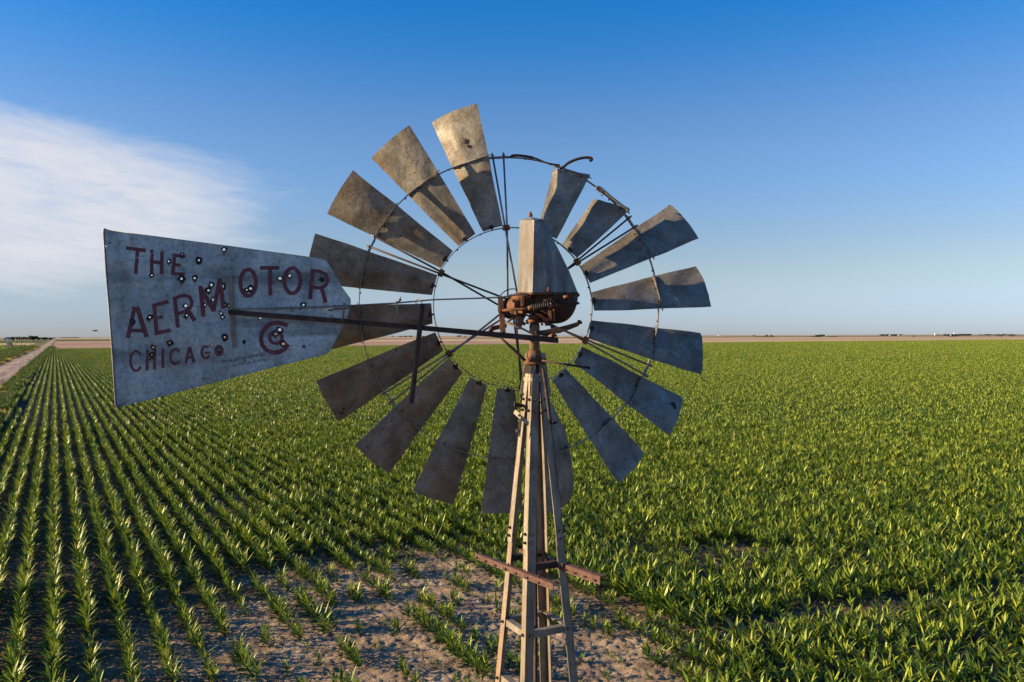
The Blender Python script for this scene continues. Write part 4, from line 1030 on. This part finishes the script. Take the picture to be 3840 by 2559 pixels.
for x in (1470, 1500, 1520, 1540, 1585, 1590, 1720, 1745): far_tree(x, 7000, rnd.uniform(8, 14), 'faint horizon tree seen between the wheel blades', 1.8)
# buildings
def building(name, px, d, w, h, roofh, wall, roof, label, cat, depth=None, base=0):
    p = GD(px, d); dp = depth or w * .5; e = empty(name, p); tag(e, label, cat)
    a, b, c = X, Vector((0, 1, 0)), Z
    MB().box(p + Z * h / 2, a, b, c, w, dp, h).build('wall', M[wall], e, p)
    q = [(-w / 2 - .3, 0), (-w * .25, roofh * .75), (0, roofh), (w * .25, roofh * .75), (w / 2 + .3, 0)]
    MB().loft([[p + X * x_ + Z * (h + z_) + b * y_ for x_, z_ in q] for y_ in (-dp / 2 - .3, dp / 2 + .3)]).build('roof', M[roof], e, p)
    MB().box(p + Z * h * .3 - b * (dp / 2 + .03), a, b, c, w * .25, .06, h * .6).build('door', M['greyroof'], e, p)
    return e, p
building('machine_shed', 31, 2500, 21, 4.2, 5.0, 'blueroof', 'blueroof', 'dark blue arched metal shed beside the dark trees at the far left', 'shed')
building('farm_shed', 3099, 4200, 9, 4.5, 2, 'white', 'greyroof', 'small bright white farm shed among trees on the right horizon', 'shed')
building('farmhouse', 1468, 6500, 22, 5, 4, 'white', 'greyroof', 'tiny white farm building seen below the tail boom', 'farmhouse'); building('farmhouse', 1455, 6500, 8, 4, 3, 'white', 'white', 'tiny pale shed left of the farm building below the tail boom', 'shed')
building('farmhouse', 2106, 6500, 16, 5, 4, 'white', 'white', 'tiny white building seen under the furl lever', 'farmhouse')
building('farmhouse', 2696, 6500, 20, 5, 4, 'white', 'white', 'tiny pale farm building just right of the wheel', 'farmhouse')
building('farmhouse', 71.5, 2330, 2.4, 8, 2.2, 'white', 'white', 'narrow white grain bin rising among the dark trees', 'grain bin', 2.4)
for x, lab in ((3337, 'small white house at the left end of the long grove'), (3371, 'small white house at the right end of the long grove'), (3566, 'small white shed between the elevator and the grove')): building('farmhouse', x, 5000, 9, 4, 3, 'white', 'white', lab, 'house')
def elevator(px, d, n, dia, h, label, head):
    p = GD(px, d); e = empty('grain_elevator', p); tag(e, label, 'grain elevator')
    for k in range(n):
        c = p + X * ((k - (n - 1) / 2) * dia); MB().tube([c, c + Z * h, c + Z * (h + dia * .18)], [dia / 2 * .97, dia / 2 * .97, dia * .08], 20).build('silo', M['white'], e, p)
    MB().box(p + Z * (h + dia * .25) + X * 0, X, Vector((0, 1, 0)), Z, n * dia * .95, dia * .3, dia * .18).build('gallery', M['greyroof'], e, p)
    c = p + X * (head * (n / 2 - .5) * dia); MB().box(c + Z * (h + dia * .5), X, Vector((0, 1, 0)), Z, dia * .5, dia * .5, dia * .6).build('headhouse', M['white'], e, p)
elevator(3520, 5200, 8, 7, 14, 'long white grain elevator with a row of silos on the right horizon', 1); elevator(3578, 5200, 1, 8, 15, 'single white silo right of the long white elevator', 0)
elevator(217, 6200, 6, 7, 9, 'pale grain silos on the horizon where the dirt road ends', -1)
# bird
bp_ = P(357, 1241, 60); be = empty('bird', bp_); tag(be, 'small dark bird gliding just above the horizon left of the tail vane', 'bird')
MB().tube([bp_ - X * .18, bp_ - X * .1, bp_, bp_ + X * .12, bp_ + X * .2], [.01, .04, .055, .045, .015], 8).build('body', M['bird'], be, bp_)
for s in (-1, 1):
    MB().add([bp_ + X * .06, bp_ - X * .07, bp_ - X * .05 + Vector((0, s * .35, .05)), bp_ - X * .1 + Vector((0, s * .5, .02)), bp_ + Vector((.02, s * .3, .05))], [(0, 1, 2, 4), (4, 2, 3)]).build('wing', M['bird'], be, bp_, solid=.012)

# ================================================================== LIGHT
SUN_EL = R(15); SUN_AZ = R(-95)                           # azimuth from +Y, negative = left
sun_dir = Vector((math.sin(SUN_AZ) * math.cos(SUN_EL), math.cos(SUN_AZ) * math.cos(SUN_EL), math.sin(SUN_EL)))
sd = bpy.data.lights.new('sun', 'SUN'); sd.energy = 5.0; sd.angle = R(.5); sd.color = (1, .74, .43)
so = bpy.data.objects.new('sun', sd); COL.objects.link(so); so.rotation_euler = sun_dir.to_track_quat('Z', 'Y').to_euler()
w = bpy.data.worlds.new('World'); scene.world = w; w.use_nodes = True; nt = w.node_tree
bg = nt.nodes['Background']; sky = nd(nt, 'ShaderNodeTexSky', sky_type='NISHITA'); sky.sun_disc = False
sky.sun_elevation = SUN_EL; sky.sun_rotation = SUN_AZ; sky.altitude = 800; sky.air_density = 1.0; sky.dust_density = .6; sky.ozone_density = 1.6
tc = nd(nt, 'ShaderNodeTexCoord'); sx = nd(nt, 'ShaderNodeSeparateXYZ'); nt.links.new(tc.outputs['Generated'], sx.inputs[0])
def mth(op, a, b=None, c=None):
    n = nd(nt, 'ShaderNodeMath', operation=op)
    for i, v in enumerate((a, b, c)):
        if v is None: continue
        if isinstance(v, (int, float)): n.inputs[i].default_value = v
        else: nt.links.new(v, n.inputs[i])
    return n.outputs[0]
def mrange(v, a, b, c=0, d=1):
    n = nd(nt, 'ShaderNodeMapRange', interpolation_type='SMOOTHSTEP'); nt.links.new(v, n.inputs[0])
    for i, q in enumerate((a, b, c, d)): n.inputs[i + 1].default_value = q
    return n.outputs[0]
az = mth('MULTIPLY', mth('ARCTAN2', sx.outputs[0], sx.outputs[1]), 57.2958); el = mth('MULTIPLY', mth('ARCSINE', sx.outputs[2]), 57.2958)
cb = nd(nt, 'ShaderNodeCombineXYZ'); nt.links.new(mth('MULTIPLY', az, .11), cb.inputs[0]); nt.links.new(mth('ADD', mth('MULTIPLY', el, .55), mth('MULTIPLY', az, .05)), cb.inputs[1])
cn1 = nd(nt, 'ShaderNodeTexNoise'); cn1.inputs['Scale'].default_value = 1.0; cn1.inputs['Detail'].default_value = 9; cn1.inputs['Roughness'].default_value = .62; cn1.inputs['Distortion'].default_value = .5
nt.links.new(cb.outputs[0], cn1.inputs['Vector'])
cb2 = nd(nt, 'ShaderNodeCombineXYZ'); nt.links.new(mth('MULTIPLY', az, .35), cb2.inputs[0]); nt.links.new(mth('ADD', mth('MULTIPLY', el, 1.5), mth('MULTIPLY', az, .14)), cb2.inputs[1])
cn2 = nd(nt, 'ShaderNodeTexNoise'); cn2.inputs['Scale'].default_value = 1.0; cn2.inputs['Detail'].default_value = 7; cn2.inputs['Roughness'].default_value = .6; nt.links.new(cb2.outputs[0], cn2.inputs['Vector'])
# one bank of cirrus to the left: an ellipse in bearing and elevation, edges eaten by noise
ex = mth('DIVIDE', mth('ADD', az, 36.5), 20.5); ey = mth('DIVIDE', mth('ADD', el, -8.3), 5.9)
rr_ = mth('SQRT', mth('ADD', mth('MULTIPLY', ex, ex), mth('MULTIPLY', ey, ey)))
shape = mrange(mth('ADD', rr_, mth('MULTIPLY', mth('ADD', cn1.outputs[0], -.5), .75)), .62, 1.08, 1, 0)
wis = mrange(mth('ADD', mth('MULTIPLY', cn1.outputs[0], .6), mth('MULTIPLY', cn2.outputs[0], .4)), .28, .6)
cfac = mth('MULTIPLY', mth('MULTIPLY', shape, mth('ADD', mth('MULTIPLY', wis, .5), .5)), 1.0)
hs = nd(nt, 'ShaderNodeHueSaturation'); hs.inputs['Saturation'].default_value = 1.0; hs.inputs['Value'].default_value = 1.0; nt.links.new(sky.outputs[0], hs.inputs['Color'])
elr = ramp(nt, mth('DIVIDE', el, 60), [(.012, (.62, .76, 1.32)), (.078, (.80, .80, .94)), (.2, (.70, .89, 1.17)), (.385, (.13, .80, 1.42)), (.7, (.10, .76, 1.4))])
elr.color_ramp.interpolation = 'EASE'
SKYCOL = mixc(nt, hs.outputs[0], elr.outputs[0], 1.0, 'MULTIPLY')
lowf = mrange(el, 0, 10, 1, 0); azf = mrange(az, -38, 2, .76, 1); k_ = mth('ADD', mth('MULTIPLY', lowf, mth('ADD', azf, -1)), 1)
kc = nd(nt, 'ShaderNodeCombineXYZ'); [nt.links.new(k_, kc.inputs[i]) for i in range(3)]
SKYCOL = mixc(nt, SKYCOL, kc.outputs[0], 1.0, 'MULTIPLY')
mixn = mixc(nt, SKYCOL, (4.9, 5.0, 5.45), cfac)
nt.links.new(mixn, bg.inputs[0]); bg.inputs[1].default_value = .065
scene.view_settings.view_transform = 'Standard'; scene.view_settings.look = 'None'; scene.view_settings.exposure = 1.2; scene.view_settings.gamma = 1
scene.cycles.max_bounces = 6; scene.cycles.transparent_max_bounces = 4
scene.cycles.use_denoising = True
